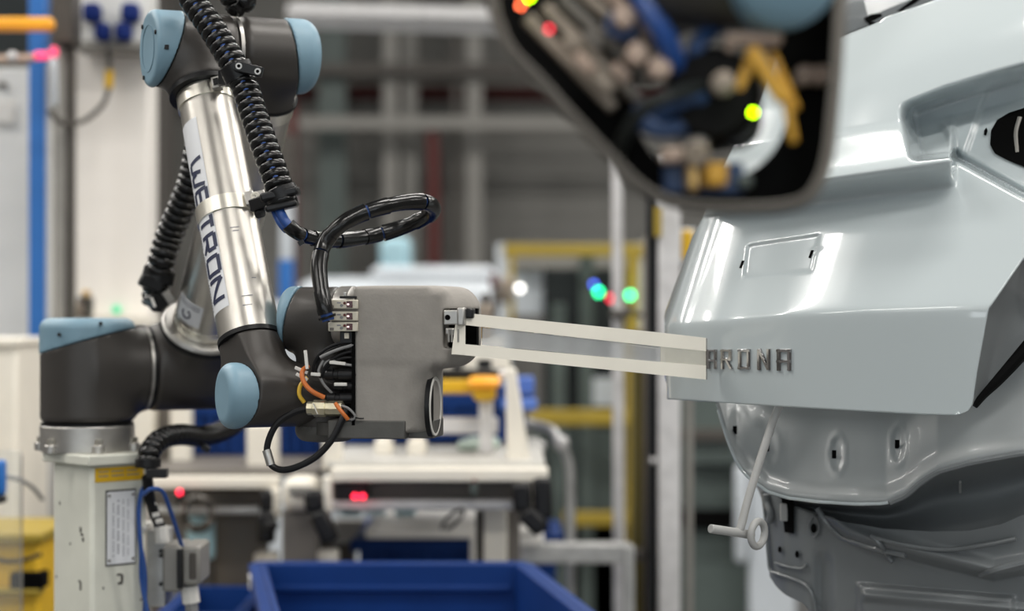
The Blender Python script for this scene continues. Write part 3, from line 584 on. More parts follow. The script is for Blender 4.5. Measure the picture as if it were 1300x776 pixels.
ringp = [SH + U * (0.134 + 0.0075 * math.cos(k * .35)) + (uc_ * math.cos(0.16 * math.sin(k * .35)) + us_ * math.sin(0.16 * math.sin(k * .35))) * 0.0478 for k in range(18)]
mb().tube(ringp[1:16], 0.0012, 6).build('round_mark', 'ink', tb)
# elbow, far side -----------------------------------------------------------------
f = lambda p: smin(sd_cyl(p, EL + AX * 0.052, ER + AX * 0.060, 0.0505, 0.012), sd_cyl(p, ER, ER - U * 0.068, 0.049, 0.003), 0.018)
fc = lambda p: sd_cyl(p, EL + AX * 0.052, ER + AX * 0.060, 0.0520, 0.020)
capped(f, fc, ER + AX * 0.024, (AX + Vector((0.02, -0.10, 0.16))), [EL + AX * 0.05, ER + AX * 0.08, ER - U * 0.07], 0.06)
mb().cyl(ER - U * 0.068, ER - U * 0.064, 0.0505, seg=64).build('seal_ring', 'rubber', robot)
mb().cyl(EL + AX * 0.047, EL + AX * 0.052, 0.0492, seg=64).build('joint_ring', 'flange', robot)
# elbow, near side ----------------------------------------------------------------
f = lambda p: smin(sd_cyl(p, EL - AX * 0.062, EL + AX * 0.046, 0.0510, 0.008), sd_cyl(p, EL, EL + W * 0.064, 0.0475, 0.003), 0.02)
fc = lambda p: sd_cyl(p, EL - AX * 0.068, EL + AX * 0.046, 0.0523, 0.008)
CE = -AX + Vector((0.06, 0.0, 0.32)); CE.normalize()
b, c = capped(f, fc, EL - AX * 0.040, CE, [EL - AX * 0.07, EL + AX * 0.05, EL + W * 0.066], 0.06)
ue, ve, _ = frame_of(-AX)
screws(c, [EL - AX * 0.0685 + (ue * math.cos(t) + ve * math.sin(t)) * 0.043 for t in (0.4, 2.3, 4.2)], -AX, 0.003)
mb().box(EL - AX * 0.058 + Vector((0.022, -0.046, -0.004)), (0.008, 0.004, 0.006)).build('cap_notch', 'rubber', c)
mb().lathe(EL - AX * 0.0683, -AX, [(0.032, 0), (0.032, 0.0006), (0.0305, 0.0006), (0.0305, 0)], 48).build('cap_groove', 'cap', c)
mb().cyl(EL + W * 0.064, EL + W * 0.071, 0.0485, seg=64).build('seal_ring', 'rubber', robot)
# forearm ---------------------------------------------------------------------------
F0, F1 = EL + W * 0.070, EL + W * 0.437
R0, R1 = 0.0375, 0.0395
ft = mb().cyl(F0, F1, R0, R1, seg=96).build('forearm_tube', 'alu', robot)
fu = Vector((0, -1, 0)) - W * W.dot(Vector((0, -1, 0))); fu.normalize(); fv = W.cross(fu).normalized()
if fv.x < 0: fv = -fv                              # fu: towards the viewer, fv: to the right
def on_tube(s, ang, lift=0.0):                  # s metres from the top of the tube, ang measured to the right of the viewer
    r = R0 + (R1 - R0) * s / 0.367 + lift
    return F0 + W * s + (fu * math.cos(ang) + fv * math.sin(ang)) * r
def patch(b, s0, s1, a0, a1, lift, ns=4, na=10):
    vs = [on_tube(s0 + (s1 - s0) * i / ns, a0 + (a1 - a0) * j / na, lift) for i in range(ns + 1) for j in range(na + 1)]
    return b.add(vs, [(i * (na + 1) + j, i * (na + 1) + j + 1, (i + 1) * (na + 1) + j + 1, (i + 1) * (na + 1) + j) for i in range(ns) for j in range(na)])
def band(s, w, r, lug_ang):
    t = mb().lathe(F0 + W * (s - w / 2), W, [(r - .002, 0), (r, 0), (r, w), (r - .002, w)], 72).build('tube_clamp', 'steel', robot)
    return t
band(0.012, 0.020, R0 + 0.0022, 0)
cl = band(0.187, 0.021, R0 + 0.0034, 0)
c0 = on_tube(0.187, 0.95, 0.006)
mb().box(c0, (0.012, 0.014, 0.019), (fv, fu, W)).build('clamp_lug', 'flange', cl, bevel=0.001)
c1 = on_tube(0.187, 1.25, 0.010)
mb().box(c1 + fv * 0.004, (0.012, 0.018, 0.022), (fv, fu, W)).build('clamp_lug', 'flange', cl, bevel=0.001)
cs = on_tube(0.187, 1.0, 0.014)
mb().lathe(cs, fu, [(0.001, 0.004), (0.003, 0.004), (0.003, 0.0055), (0.0058, 0.0055), (0.0058, -0.004)], 20).build('clamp_screw', 'steel', cl)
c0 = on_tube(0.012, 0.55, 0.006)
mb().box(c0, (0.013, 0.012, 0.017), (fv, fu, W)).build('clamp_lug', 'flange', ft, bevel=0.001)
mb().box(c0 + fu * 0.006, (0.007, 0.003, 0.010), (fv, fu, W)).build('clamp_slot', 'rubber', ft)
# sticker and its lettering, wrapped round the tube
A0, A1 = -1.42, -0.33
st = patch(mb(), 0.052, 0.333, A0, A1, 0.0004, 10, 12).build('tube_sticker', 'label', robot, smooth=True)
def stroke_map(b, strokes, s0, s1, a_top, a_bot, w, lift):
    """letter strokes in a unit box (x along the tube, y up the letter); the letter's head points to the right"""
    H = abs(a_top - a_bot)
    for (x0, y0, x1, y1) in strokes:
        n = 8; dx, dy = x1 - x0, y1 - y0
        L = math.hypot(dx * (s1 - s0), dy * H * R1); px_, py_ = -dy * H * R1 / L, dx * (s1 - s0) / L
        vs = []
        for i in range(n + 1):
            t = i / n; sx = s0 + (x0 + dx * t) * (s1 - s0); ay = (y0 + dy * t) * H * R1
            for k in (-1, 1):
                vs.append(on_tube(sx + k * px_ * w / 2, a_bot + (ay + k * py_ * w / 2) / R1 * (1 if a_top > a_bot else -1), lift))
        b.add(vs, [(2 * i, 2 * i + 1, 2 * i + 3, 2 * i + 2) for i in range(n)])
GL = {'W': [(0, 1, .08, .05), (.08, .05, .40, .05), (.40, .05, .52, .85), (.55, .05, .86, .05), (.52, .5, .58, .05), (.86, .05, 1, 1)],
      'E': [(0, 0, 0, 1), (0, 1, 1, 1), (0, .5, .9, .5), (0, 0, 1, 0)],
      'T': [(0, 1, 1, 1), (.5, 1, .5, 0)],
      'R': [(0, 0, 0, 1), (0, 1, .95, 1), (.95, 1, .95, .42), (.95, .42, 0, .42), (.45, .42, 1, 0)],
      'O': [(0, 0, 0, 1), (0, 1, 1, 1), (1, 1, 1, 0), (1, 0, 0, 0)],
      'N': [(0, 0, 0, 1), (0, 1, 1, 0), (1, 0, 1, 1)]}
for ch, s0, s1 in (('W', .112, .152), ('E', .158, .177), ('T', .199, .217), ('R', .226, .248), ('O', .258, .281), ('N', .290, .318)):
    b = mb(); stroke_map(b, GL[ch], s0, s1, -0.43, -1.04, 0.0056, 0.0009); b.build('printed_letter', 'ink', st, smooth=False)
b = mb()
for k in range(52):
    s = 0.118 + k * 0.0041
    if 0.172 < s < 0.2 or k % 11 == 7: continue
    patch(b, s, s + 0.0026, -1.27, -1.19, 0.0008, 1, 1)
b.build('fine_print', 'ink_grey', st, smooth=False, kind='stuff')
# dents and scratches on the tube
b = mb()
for s, a, l in ((0.226, .15, .012), (0.231, .22, .008), (0.325, .12, .014), (0.338, .10, .012), (0.30, .55, .006)):
    patch(b, s, s + 0.0012, a, a + l / R1, 0.0005, 1, 4)
b.build('scratch', 'ink_grey', ft, smooth=False, kind='stuff')
mb().cyl(F1, F1 + W * 0.006, R1 + 0.0022, seg=64).build('seal_ring', 'rubber', robot)
# first wrist joint ------------------------------------------------------------------
f = lambda p: smin(sd_cyl(p, W1 - AX * 0.046, W1 + AX * 0.10, 0.0400, 0.010), sd_cyl(p, W1, F1 + W * 0.006, 0.0405, 0.003), 0.02)
fc = lambda p: sd_cyl(p, W1 - AX * 0.050, W1 + AX * 0.10, 0.0412, 0.014)
CW = -AX + Vector((0.24, -0.30, 0.05)); CW.normalize()
b, c = capped(f, fc, W1 - AX * 0.020 + Vector((0, -0.012, 0)), CW, [W1 - AX * 0.06, W1 + AX * 0.1, F1], 0.05, h=0.0022)
screws(c, [P(297, 478, 2.418), P(292, 528, 2.418), P(321, 530, 2.425)], (-.6, -1, 0), 0.0026)
# second wrist joint
zb = P(0, 556, W2.y).z
f = lambda p: smin(sd_cyl(p, (W2.x, W2.y, zb), (W2.x, W2.y, W3.z + 0.02), 0.0375, 0.010), sd_cyl(p, W3 - TB * 0.050, W3 + TB * 0.020, 0.0415, 0.006), 0.012)
fc = lambda p: sd_cyl(p, W3 - TB * 0.054, W3 + TB * 0.02, 0.0425, 0.012)
CB = -TB + Vector((0.0, 0.0, 0.22)); CB.normalize()
b, c = capped(f, fc, W3 - TB * 0.040, CB, [(W2.x, W2.y, zb), W3 - TB * 0.06, W3 + TB * 0.02], 0.05, h=0.0022)
fc2 = sdf_mb(lambda p: smax(sd_cyl(p, (W2.x, W2.y, zb - 0.004), (W2.x, W2.y, zb + 0.1), 0.0385, 0.014), p[:, 2] - zb - 0.016, 0.001), *lohi([(W2.x, W2.y, zb), (W2.x, W2.y, zb + .02)], .045), 0.0024)
fc2.build('joint_cap', 'cover_dark', robot, angle=50)
mb().lathe(W3 + TB * 0.020, TB, [(0.0415, 0), (0.0425, 0.002), (0.0425, 0.018), (0.036, 0.022), (0.030, 0.022), (0.030, 0.05)], 64).build('tool_flange', 'flange', robot)

# ================================================================ HOSES AND CLIPS ON THE ROBOT
def corrugated(b, path, R, pitch, deep=0.77):
    q = resample(catmull(path, 16), pitch / 6)
    pr = [0.965, 1.0, 1.015, 1.0, 0.96, deep]
    return b.tube(q, R, 18, rf=lambda i: R * pr[i % 6]), q
def hose(name, path, R, pitch, label, blue=None, group=None):
    b = mb(); _, q = corrugated(b, path, R, pitch)
    lo = q[-1]; t = thing(name, lo, label, 'hose', group)
    b.build('corrugated_sleeve', 'hose', t, angle=80)
    if blue:
        i0, i1, off = blue; seg = q[int(len(q) * i0):int(len(q) * i1)]
        mb().tube([p + Vector(off) for p in seg], R * 0.24, 8).build('inner_cable', 'blue_cable', t)
    return t, q
h1, q1 = hose('corrugated_hose', [P(232, -30, 2.60), P(246, 2, 2.58), P(268, 34, 2.565), P(291, 72, 2.55), P(310, 108, 2.535), P(322, 144, 2.52), P(334, 180, 2.50), P(347, 216, 2.485), P(357, 246, 2.475), P(361, 262, 2.47)],
              0.0180, 0.0120, 'black corrugated hose strapped along the front of the lettered silver forearm tube', (0.1, 0.9, (0.001, -0.0122, 0.0)))
def clip(parent, c, ax, R, w=0.016, ext=None, name='hose_clip'):
    u, v, a = frame_of(ax)
    k = mb().lathe(Vector(c) - a * w / 2, a, [(R * 0.93, 0), (R * 1.14, 0), (R * 1.14, w), (R * 0.93, w)], 28).build(name, 'plastic', parent)
    return k
def clip_block(parent, c, size, ex, ez, holes):
    ex = Vector(ex).normalized(); ez = Vector(ez); ez = (ez - ex * ez.dot(ex)).normalized(); ey = ez.cross(ex)
    k = mb().box(c, size, (ex, ey, ez)).build('clip_block', 'plastic', parent, bevel=0.0012)
    for h in holes:
        hp = Vector(c) + ex * h[0] + ez * h[1] - ey * (size[1] / 2)
        mb().lathe(hp + ey * 0.001, -ey, [(0.0042, 0), (0.0042, 0.0018), (0.0022, 0.0018)], 16).build('screw_ring', 'flange', k)
        mb().cyl(hp + ey * 0.002, hp - ey * 0.0009, 0.0022, seg=12).build('screw_hole', 'hole', k)
    return k
d1 = P(330, 150, 2.5) - P(300, 80, 2.5)
clip(h1, P(302, 92, 2.54), d1, 0.0182, 0.020)
clip_block(h1, P(316, 88, 2.517), (0.036, 0.012, 0.013), (1, 0, -0.24), (0, 0, 1), [(-0.0125, 0.0005), (0.0125, -0.0005)])
mb().beam(P(284, 100, 2.58), P(304, 96, 2.545), 0.018, 0.022).build('clip_foot', 'plastic', h1, bevel=0.002)
clip(h1, P(357, 246, 2.475), d1, 0.0185, 0.014)
b = mb(); uu = d1.normalized()
b.box(P(356, 247, 2.475), (0.048, 0.040, 0.011), (Vector((1, 0, 0.22)).normalized(), Vector((0, 1, 0)), Vector((-0.22, 0, 1)).normalized()))
b.build('hose_clip', 'plastic', h1, bevel=0.003)
b = mb(); b.box(P(358, 262, 2.472), (0.040, 0.034, 0.009), (Vector((1, 0, 0.22)).normalized(), Vector((0, 1, 0)), Vector((-0.22, 0, 1)).normalized()))
b.build('hose_clip', 'plastic', h1, bevel=0.003)
mb().beam(P(322, 262, 2.50), P(345, 254, 2.485), 0.020, 0.016).build('clip_foot', 'plastic', h1, bevel=0.002)
mb().cyl(P(327, 272, 2.495), P(333, 270, 2.49), 0.006, seg=12).build('clip_nut', 'plastic', h1)

h2, q2 = hose('corrugated_hose', [P(300, -40, 2.66), P(293, -10, 2.66), P(300, 6, 2.665), P(311, -2, 2.665), P(305, -30, 2.67)], 0.0165, 0.0120,
              'short bend of black corrugated hose peeking over the top of the elbow')
h3, q3 = hose('corrugated_hose', [P(252, 185, 2.93), P(244, 228, 2.94), P(231, 262, 2.95), P(215, 300, 2.96), P(205, 335, 2.96), P(199, 362, 2.98), P(198, 384, 2.99)], 0.0215, 0.0120,
              'black corrugated hose hanging behind the robot beside the upper arm tube')
clip(h3, P(202, 350, 2.97), P(216, 300, 2.9) - P(199, 362, 2.9), 0.022, 0.02)
mb().beam(P(178, 354, 2.95), P(205, 366, 2.96), 0.026, 0.018).build('clip_foot', 'plastic', h3, bevel=0.003)
mb().beam(P(190, 374, 2.96), P(205, 392, 2.97), 0.030, 0.020).build('clip_foot', 'plastic', h3, bevel=0.003)
mb().beam(P(192, 378, 2.935), P(197, 390, 2.935), 0.004, 0.004).build('clip_tag', 'white_plastic', h3)
mb().beam(P(208, 380, 2.965), P(216, 374, 2.97), 0.014, 0.02).build('clip_lug', 'flange', h3, bevel=0.001)
h4, q4 = hose('corrugated_hose', [P(326, 505, 3.26), P(310, 527, 3.23), P(288, 545, 3.17), P(258, 554, 3.08), P(228, 552, 3.0), P(204, 558, 2.96), P(190, 574, 2.93), P(187, 592, 2.92)], 0.0165, 0.0115,
              'black corrugated hose curving down under the shoulder to the pedestal side')
clip(h4, P(188, 588, 2.92), (0, 0, 1), 0.017, 0.012)
clip_block(h4, P(200, 601, 2.90), (0.030, 0.02, 0.013), (1, 0, 0), (0, 0, 1), [])
mb().beam(P(256, 566, 3.05), P(266, 572, 3.05), 0.012, 0.01).build('clip_foot', 'plastic', h4, bevel=0.002)

# spiral wrapped cable loop from the hose end to the tool
loop = [P(352, 258, 2.47), P(357, 272, 2.465), P(366, 286, 2.46), P(380, 297, 2.47), P(400, 303, 2.50), P(430, 305, 2.54), P(470, 300, 2.58), P(510, 289, 2.59), P(540, 276, 2.57), P(550, 265, 2.54), P(540, 257, 2.50),
        P(515, 257, 2.48), P(485, 263, 2.46), P(455, 273, 2.45), P(430, 288, 2.44), P(412, 309, 2.44), P(405, 335, 2.425), P(407, 362, 2.412), P(411, 387, 2.402), P(417, 407, 2.402)]
lp = resample(catmull(loop, 16), 0.003)
cab = thing('cable_loop', lp[-1], 'black spiral wrapped cable loop arching from the forearm hose to the grey gripper', 'cable')
n0 = int(len(lp) * 0.055)
mb().tube(lp[:n0 + 3], 0.0062, 12).build('inner_cable', 'blue_cable', cab)
mb().tube([p + Vector((-0.006, 0.004, -0.003)) for p in lp[:n0 + 3]], 0.0045, 12).build('inner_cable', 'blue_cable', cab)
i = n0; k = 0; N = len(lp)
while i < N - 2:
    j = min(N - 1, i + (9 if i < N * 0.6 else 10)); seg = lp[i:j]
    if len(seg) >= 2:
        R = 0.0092 if i < N * .12 else 0.0104 * (1 + .05 * math.sin(k * 2.1))
        mb().tube(seg, R, 14, rf=lambda q, R=R, m=len(seg): R * (1.04 - 0.08 * q / m)).build('wrap_segment', 'hose', cab, angle=50)
    i = j - (1 if k % 3 else 0); k += 1
mb().tube([p + Vector((0, 0.0004, 0.0)) for p in lp[n0:]], 0.0078, 10).build('inner_cable', 'blue_cable', cab)
mb().beam(P(381, 306, 2.455), P(384, 311, 2.455), 0.009, 0.007).build('cable_tie', 'plastic', cab)
mb().beam(P(414, 371, 2.444), P(421, 381, 2.444), 0.0022, 0.002).build('cable_tie', 'white_plastic', cab)

# ================================================================ THE GRIPPING TOOL
gx = Vector((math.cos(math.radians(9)), -math.sin(math.radians(9)), 0)); gy = Vector((math.sin(math.radians(9)), math.cos(math.radians(9)), 0))
GO = P(448, 388, 2.41)                                                 # tool frame: left edge, millimetres
def g(x, y, z): return GO + gx * (x / 1000 * 0.975) + gy * (y / 1000) + Z * (z / 1000 * 0.966)
def gxf(V): return [g(*q) for q in V]
tool = thing('gripping_tool', g(60, 30, -170), 'grey printed gripper housing with cables and valve blocks, holding the lettering template', 'gripper')
def fcov(p):
    nose = sd_box(p, (73, 52, -27), (79, 46, 53), 36)
    low = sd_box(p, (49, 47, -68), (49, 43, 94), 5)
    low = smax(low, -sd_box(p, (164, -30, -190), (100, 50, 112), 32), 12)
    f = smin(nose, low, 12)
    slab = sd_box(p, (60, 46, -27), (60, 43, 52), 14)
    f = smin(f, np.maximum(slab, -p[:, 0]), 6)
    f = smax(f, p[:, 2] - 26, 6); f = smax(f, -p[:, 1] - 1.0, 5)
    cav = sd_box(p, (142, 22, -29), (28, 34, 25), 4)
    f = smax(f, -cav, 2)
    return np.maximum(f, -p[:, 0])
V, Fq = surfnet(fcov, (-6, -8, -176), (160, 100, 34), 1.9)
b = mb(); b.v = gxf(V); b.f = [tuple(int(i) for i in q) for q in Fq]; b.build('tool_cover', 'cover', tool, angle=50)
def gbox(x0, x1, y0, y1, z0, z1, name, m, parent, bevel=0.001, **k):
    return mb().box(g((x0 + x1) / 2, (y0 + y1) / 2, (z0 + z1) / 2), (abs(x1 - x0) / 1000, abs(y1 - y0) / 1000, abs(z1 - z0) / 1000), (gx, gy, Z)).build(name, m, parent, bevel=bevel, **k)
bpl = mb().box(g(16.5, 44, -157.5), (0.097, 0.083, 0.0225), (gx, gy, Z)); bpl.box(g(82, 54, -157.5), (0.033, 0.062, 0.0225), (gx, gy, Z)); bpl.build('base_plate', 'cover_dark', tool, bevel=0.0015)
mb().cyl(g(-22, 48, -166), g(-22, 48, -150), 0.036, seg=48).build('mounting_disc', 'cover_dark', tool)
# lens ring on the right face
o = g(97, 36, -129)
ln = mb().lathe(o, gx, [(0.037, -0.003), (0.037, 0.0012), (0.036, 0.0022), (0.0335, 0.0022), (0.032, 0.001), (0.032, -0.002)], 64).build('lens_ring', 'white_plastic', tool)
mb().cyl(o - gx * 0.002, o + gx * 0.0005, 0.0325, seg=48).build('lens', 'seal', ln)
mb().lathe(o, gx, [(0.0390, -0.005), (0.0390, 0.0008), (0.037, 0.0008)], 64).build('lens_seat', 'rubber', ln)
# mechanism in the opening
gbox(116, 150, 40, 55, -55, -2, 'opening_back', 'hole', tool, 0)
hb = gbox(116, 137, 0, 24, -24, -6, 'clamp_jaw', 'flange', tool, 0.0015)
mb().cyl(g(121, 0, -15), g(121, -1.2, -15), 0.0034, seg=16).build('bolt', 'hole', hb)
gbox(134, 143, -6, 14, -25, -3, 'clamp_jaw', 'flange', tool, 0.002)
gbox(140, 152, 6, 24, -16, -4, 'clamp_pin', 'plastic', tool, 0.002)
gbox(117, 130, 4, 24, -37, -28, 'clamp_roller', 'flange', tool, 0.002)
for k in range(4):
    mb().cyl(g(122 + 4 * k, 2, -46), g(122 + 4 * k, 2, -30), 0.0014, seg=8).build('clamp_spring', 'flange', tool)
# valve blocks on the left edge
for k, zc in enumerate((1.5, -13.5, -27)):
    v = gbox(-31, 6, -2, 20, zc - 5.5, zc + 5.5, 'valve_block', 'valve', tool, 0.001)
    gbox(-7.5, 0, -3, 4, zc - 4.0, zc + 4.0, 'display', 'display', v, 0.0005)
    gbox(-6.6, -4.2, -3.4, 4, zc - 0.8, zc + 0.8, 'lit_digit', 'led_white', v, 0)
    gbox(-29, -24, -3, 4, zc - 4.5, zc - 1.2, 'connector_slot', 'bench_grey', v, 0)
    mb().cyl(g(-14, -2, zc - 1.5), g(-14, -3.2, zc - 1.5), 0.0019, seg=12).build('button', 'grey_cable', v)
    mb().cyl(g(-10, -2, zc + 1.5), g(-10, -3.2, zc + 1.5), 0.0017, seg=12).build('button', 'red_pipe', v)
    gbox(-20, -15, -2.4, 4, zc + 1.2, zc + 2.6, 'print', 'ink_grey', v, 0)
    if k < 2: gbox(-27, 4, 1, 18, zc - 9, zc - 5.5, 'valve_gap', 'bench_grey', v, 0)
gbox(-17, 4, 0, 16, 9, 12, 'cover_clip', 'plastic', tool, 0.0006)
gbox(-12, -8, -2, 4, 12, 17, 'clip_screw', 'flange', tool, 0.0006)
gbox(-18, 2, 6, 30, -48, -33, 'connector_socket', 'plastic', tool, 0.001)
gbox(-12, -6, 3, 10, -42, -35, 'socket_pin', 'valve', tool, 0.0006)
gbox(-2, 2, 2, 80, -150, -34, 'side_opening', 'hole', tool, 0)
for zc, l, r in ((-88, 40, 7.5), (-118, 38, 6.5), (-103, 28, 5.5)):
    c = mb().lathe(g(-l, 12, zc), gx, [(r * .0006, 0), (r * .0009, 0.002), (r * .001, 0.012), (r * .00085, 0.013), (r * .00085, 0.018), (r * .001, 0.019), (r * .001, l / 1000 + .004)], 24).build('cable_connector', 'plastic', tool)
def gcurve(pts, r, name, m, parent=None): return mb().curve([g(*p) for p in pts], r / 1000, 10).build(name, m, parent or tool)
for pts, r, m in (
    ([(0, 10, -46), (-22, 6, -49), (-42, 4, -60), (-52, 6, -76), (-54, 10, -90)], 1.9, 'rubber'),
    ([(0, 14, -50), (-24, 10, -54), (-44, 8, -66), (-50, 10, -84)], 1.9, 'rubber'),
    ([(0, 4, -50), (-14, 2, -54), (-30, 2, -60), (-43, 3, -66)], 2.1, 'grey_cable'),
    ([(0, 6, -58), (-16, 3, -62), (-34, 4, -74), (-44, 6, -92)], 1.9, 'rubber'),
    ([(-40, 8, -70), (-46, 6, -84), (-40, 8, -100), (-30, 12, -112)], 1.8, 'grey_cable'),
    ([(0, 8, -66), (-18, 4, -68), (-36, 6, -80), (-40, 8, -92)], 2.0, 'rubber'),
    ([(-2, 6, -76), (-16, 2, -74), (-30, 4, -70), (-38, 5, -76), (-36, 8, -88)], 1.8, 'grey_cable'),
    ([(-60, 9, -77), (-66, 2, -84), (-63, -2, -97), (-52, -3, -109), (-38, 4, -117)], 3.0, 'orange'),
    ([(-62, 12, -92), (-70, 8, -102), (-71, 6, -114), (-65, 8, -124)], 2.6, 'yellow_cable'),
    ([(-22, -2, -124), (-16, -5, -131), (-10, -6, -138), (-6, -2, -144)], 2.6, 'orange'),
    ([(-14, -2, -127), (-4, -3, -131), (4, -2, -141), (-2, -1, -145)], 1.6, 'grey_cable'),
    ([(-8, 2, -143), (0, -2, -141), (8, -2, -143), (14, 0, -143)], 0.9, 'rubber')):
    gcurve(pts, r, 'tool_cable', m)
for a, b_, w in (((-62, 2, -57), (-59, 0, -81), 5), ((-76, 4, -79), (-60, 6, -86), 4.5), ((-74, 2, -87), (-60, 5, -95), 4), ((-54, -1, -87), (-42, 1, -88), 5), ((-30, 0, -72), (-10, 2, -74), 4), ((-24, 0, -100), (-8, 2, -100), 5)):
    mb().beam(g(*a), g(*b_), w / 1000, .004).build('cable_tag', 'white_plastic', tool, bevel=.0006)
cn = mb().lathe(g(-60, 6, -131), gx, [(0.004, 0), (0.0085, 0), (0.0085, 0.007), (0.0105, 0.008), (0.0105, 0.023), (0.009, 0.0235), (0.009, 0.027), (0.0095, 0.0275), (0.0095, 0.044), (0.006, 0.046)], 8).build('nickel_connector', 'connector', tool, angle=25)
mb().beam(g(-50, -4.6, -124), g(-44, -4.6, -138), .009, .001).build('connector_mark', 'white_plastic', cn)
bl = [(-58, 6, -131), (-76, 2, -136), (-95, -2, -148), (-106, -4, -166), (-110, -5, -186), (-104, -6, -203), (-88, -7, -209), (-66, -7, -203), (-44, -6, -190), (-26, -5, -170), (-14, -3, -146), (-8, 0, -132)]
gcurve(bl, 4.2, 'looped_cable', 'rubber')
mb().cyl(g(-110.5, -5, -184), g(-104.5, -6, -203), 0.0055, seg=20).build('cable_sleeve', 'flange', tool)
# ================================================================ PEDESTAL AND WHAT HANGS ON IT
def pal(ax, ay, az): return (Vector(ax), Vector(ay), Vector(az))
yaw = math.radians(43)
ex1 = Vector((math.cos(yaw), math.sin(yaw), 0)); ex2 = Vector((-math.sin(yaw), math.cos(yaw), 0))   # along the right face / along the left face
ped = thing('robot_pedestal', (B0.x, B0.y, 0), 'cream steel robot pedestal with a yellow warning sticker and a white data plate', 'pedestal')
pe = P(116, 0, 2.90); pe = Vector((pe.x, pe.y, 0))                       # the near vertical edge
wR = 0.095; wL = 0.112
cen = pe + ex1 * wR / 2 + ex2 * wL / 2
zc = P(0, 588, 2.95).z
mb().box((cen.x, cen.y, zc / 2 + 0.01), (wR, wL, zc - 0.02), pal(ex1, ex2, Z)).build('column', 'pedestal', ped, bevel=0.006)
mb().box((cen.x, cen.y, (zc + zt) / 2), (wR + 0.022, wL + 0.022, zt - zc), pal(ex1, ex2, Z)).build('top_plate', 'pedestal', ped, bevel=0.002)
mb().box((cen.x, cen.y, 0.01), (0.34, 0.34, 0.02), pal(ex1, ex2, Z)).build('foot_plate', 'pedestal', ped, bevel=0.003)
def on_right(u, z, lift=0.0008): return Vector((pe.x, pe.y, z)) + ex1 * u - ex2 * lift
def rface(u0, u1, py0, py1, name, m, parent, th=0.0012, d=2.93, bev=0.0):
    za, zb_ = P(0, py0, d).z, P(0, py1, d).z
    return mb().box(on_right((u0 + u1) / 2, (za + zb_) / 2, th / 2), (u1 - u0, th, za - zb_), pal(ex1, ex2, Z)).build(name, m, parent, bevel=bev)
stk = rface(0.006, 0.089, 593, 611, 'warning_sticker', 'yellow', ped)
b = mb()
for py, n in ((598, 15), (603.5, 17)):
    for j in range(n):
        if j % 6 == 4: continue
        u = 0.013 + j * 0.0044; za = P(0, py, 2.93).z
        b.box(on_right(u, za, 0.0013), (0.0029, 0.0006, 0.0022), pal(ex1, ex2, Z))
b.build('fine_print', 'ink_grey', stk, kind='stuff')
dp = rface(0.024, 0.075, 622, 718, 'data_plate', 'seal', ped, 0.0012)
rface(0.0255, 0.0735, 624, 716, 'plate_face', 'label', dp, 0.0018)
for u in (0.029, 0.070):
    for py in (629, 711):
        p = on_right(u, P(0, py, 2.93).z, 0.0015); mb().cyl(p, p - ex2 * 0.0014, 0.0022, seg=12).build('screw', 'bench_grey', dp)
b = mb()
for i in range(4):
    for j in range(22):
        if (i * 7 + j * 3) % 5 == 0: continue
        b.box(on_right(0.036 + i * 0.0085, P(0, 636 + j * 3.3, 2.93).z, 0.0021), (0.0014 if i != 1 else 0.0026, 0.0004, 0.0024), pal(ex1, ex2, Z))
b.build('fine_print', 'ink_grey', dp, kind='stuff')
b = mb()                                                                  # chipped paint
for u, py, w, h in ((0.047, 730, .008, .003), (0.052, 735, .004, .011), (0.049, 741, .008, .004), (0.02, 745, .002, .004), (0.085, 765, .003, .003)):
    b.box(on_right(u, P(0, py, 2.93).z, 0.0004), (w, 0.0008, h), pal(ex1, ex2, Z))
for u, py, w, h in ((0.030, 670, .004, .008), (0.026, 676, .007, .003), (0.023, 682, .004, .006), (0.030, 741, .004, .012), (0.033, 735, .006, .003), (0.06, 690, .003, .003), (0.10, 735, .003, .003), (0.09, 640, .002, .005)):
    p = Vector((pe.x, pe.y, P(0, py, 2.95).z)) + ex2 * u - ex1 * 0.0004
    b.box(p, (0.0008, w, h), pal(ex1, ex2, Z))
b.build('paint_chip', 'dark_post', ped, kind='stuff')
# bracket, junction box and its sockets
mb().px(172, 590, 186, 620, 2.98, 0.03).build('hose_bracket', 'grey_post', ped, bevel=0.002)
ar = mb(); ar.px(170, 668, 185.5, 675, 2.96, 0.08)
ar.build('support_arm', 'white_plastic', ped, bevel=0.002)
jb = thing('junction_box', P(215, 776, 3.02), 'grey connector box with a clipped plug fixed beside the cream pedestal', 'connector box')
mb().px(186, 674, 210, 771, 3.0, 0.07).build('back_plate', 'galv', jb, bevel=0.002)
cb = mb().px(206, 694, 230, 752, 2.97, 0.10).build('socket_housing', 'grey_post', jb, bevel=0.004)
for py in (700, 706, 742): mb().cyl(P(204, py, 2.968), P(204, py, 2.972) + Vector((0, .01, 0)), 0.003, seg=12).build('screw', 'plastic', cb)
pg = mb().px(230, 694, 254, 744, 2.965, 0.10).build('plug_housing', 'grey_post', jb, bevel=0.005)
mb().px(224, 698, 231, 748, 2.955, 0.012).build('locking_lever', 'plastic', pg, bevel=0.002)
mb().px(240, 702, 249, 736, 2.963, 0.01).build('plug_recess', 'dark_post', pg, bevel=0.002)
for a, b_, r in ((P(206, 690, 2.99), P(204, 668, 2.99), .010), (P(240, 744, 2.99), P(243, 766, 2.99), .012)):
    c = mb().cyl(a, b_, r * 1.15, seg=8).build('cable_gland', 'white_plastic', jb, bevel=.001)
mb().curve([P(243, 764, 2.99), P(244, 790, 2.99), P(243, 840, 3.0)], 0.010).build('gland_cable', 'grey_cable', jb)
mb().curve([P(204, 670, 2.99), P(196, 652, 2.98), P(190, 632, 2.96), P(187, 606, 2.94)], 0.0085).build('gland_cable', 'rubber', jb)
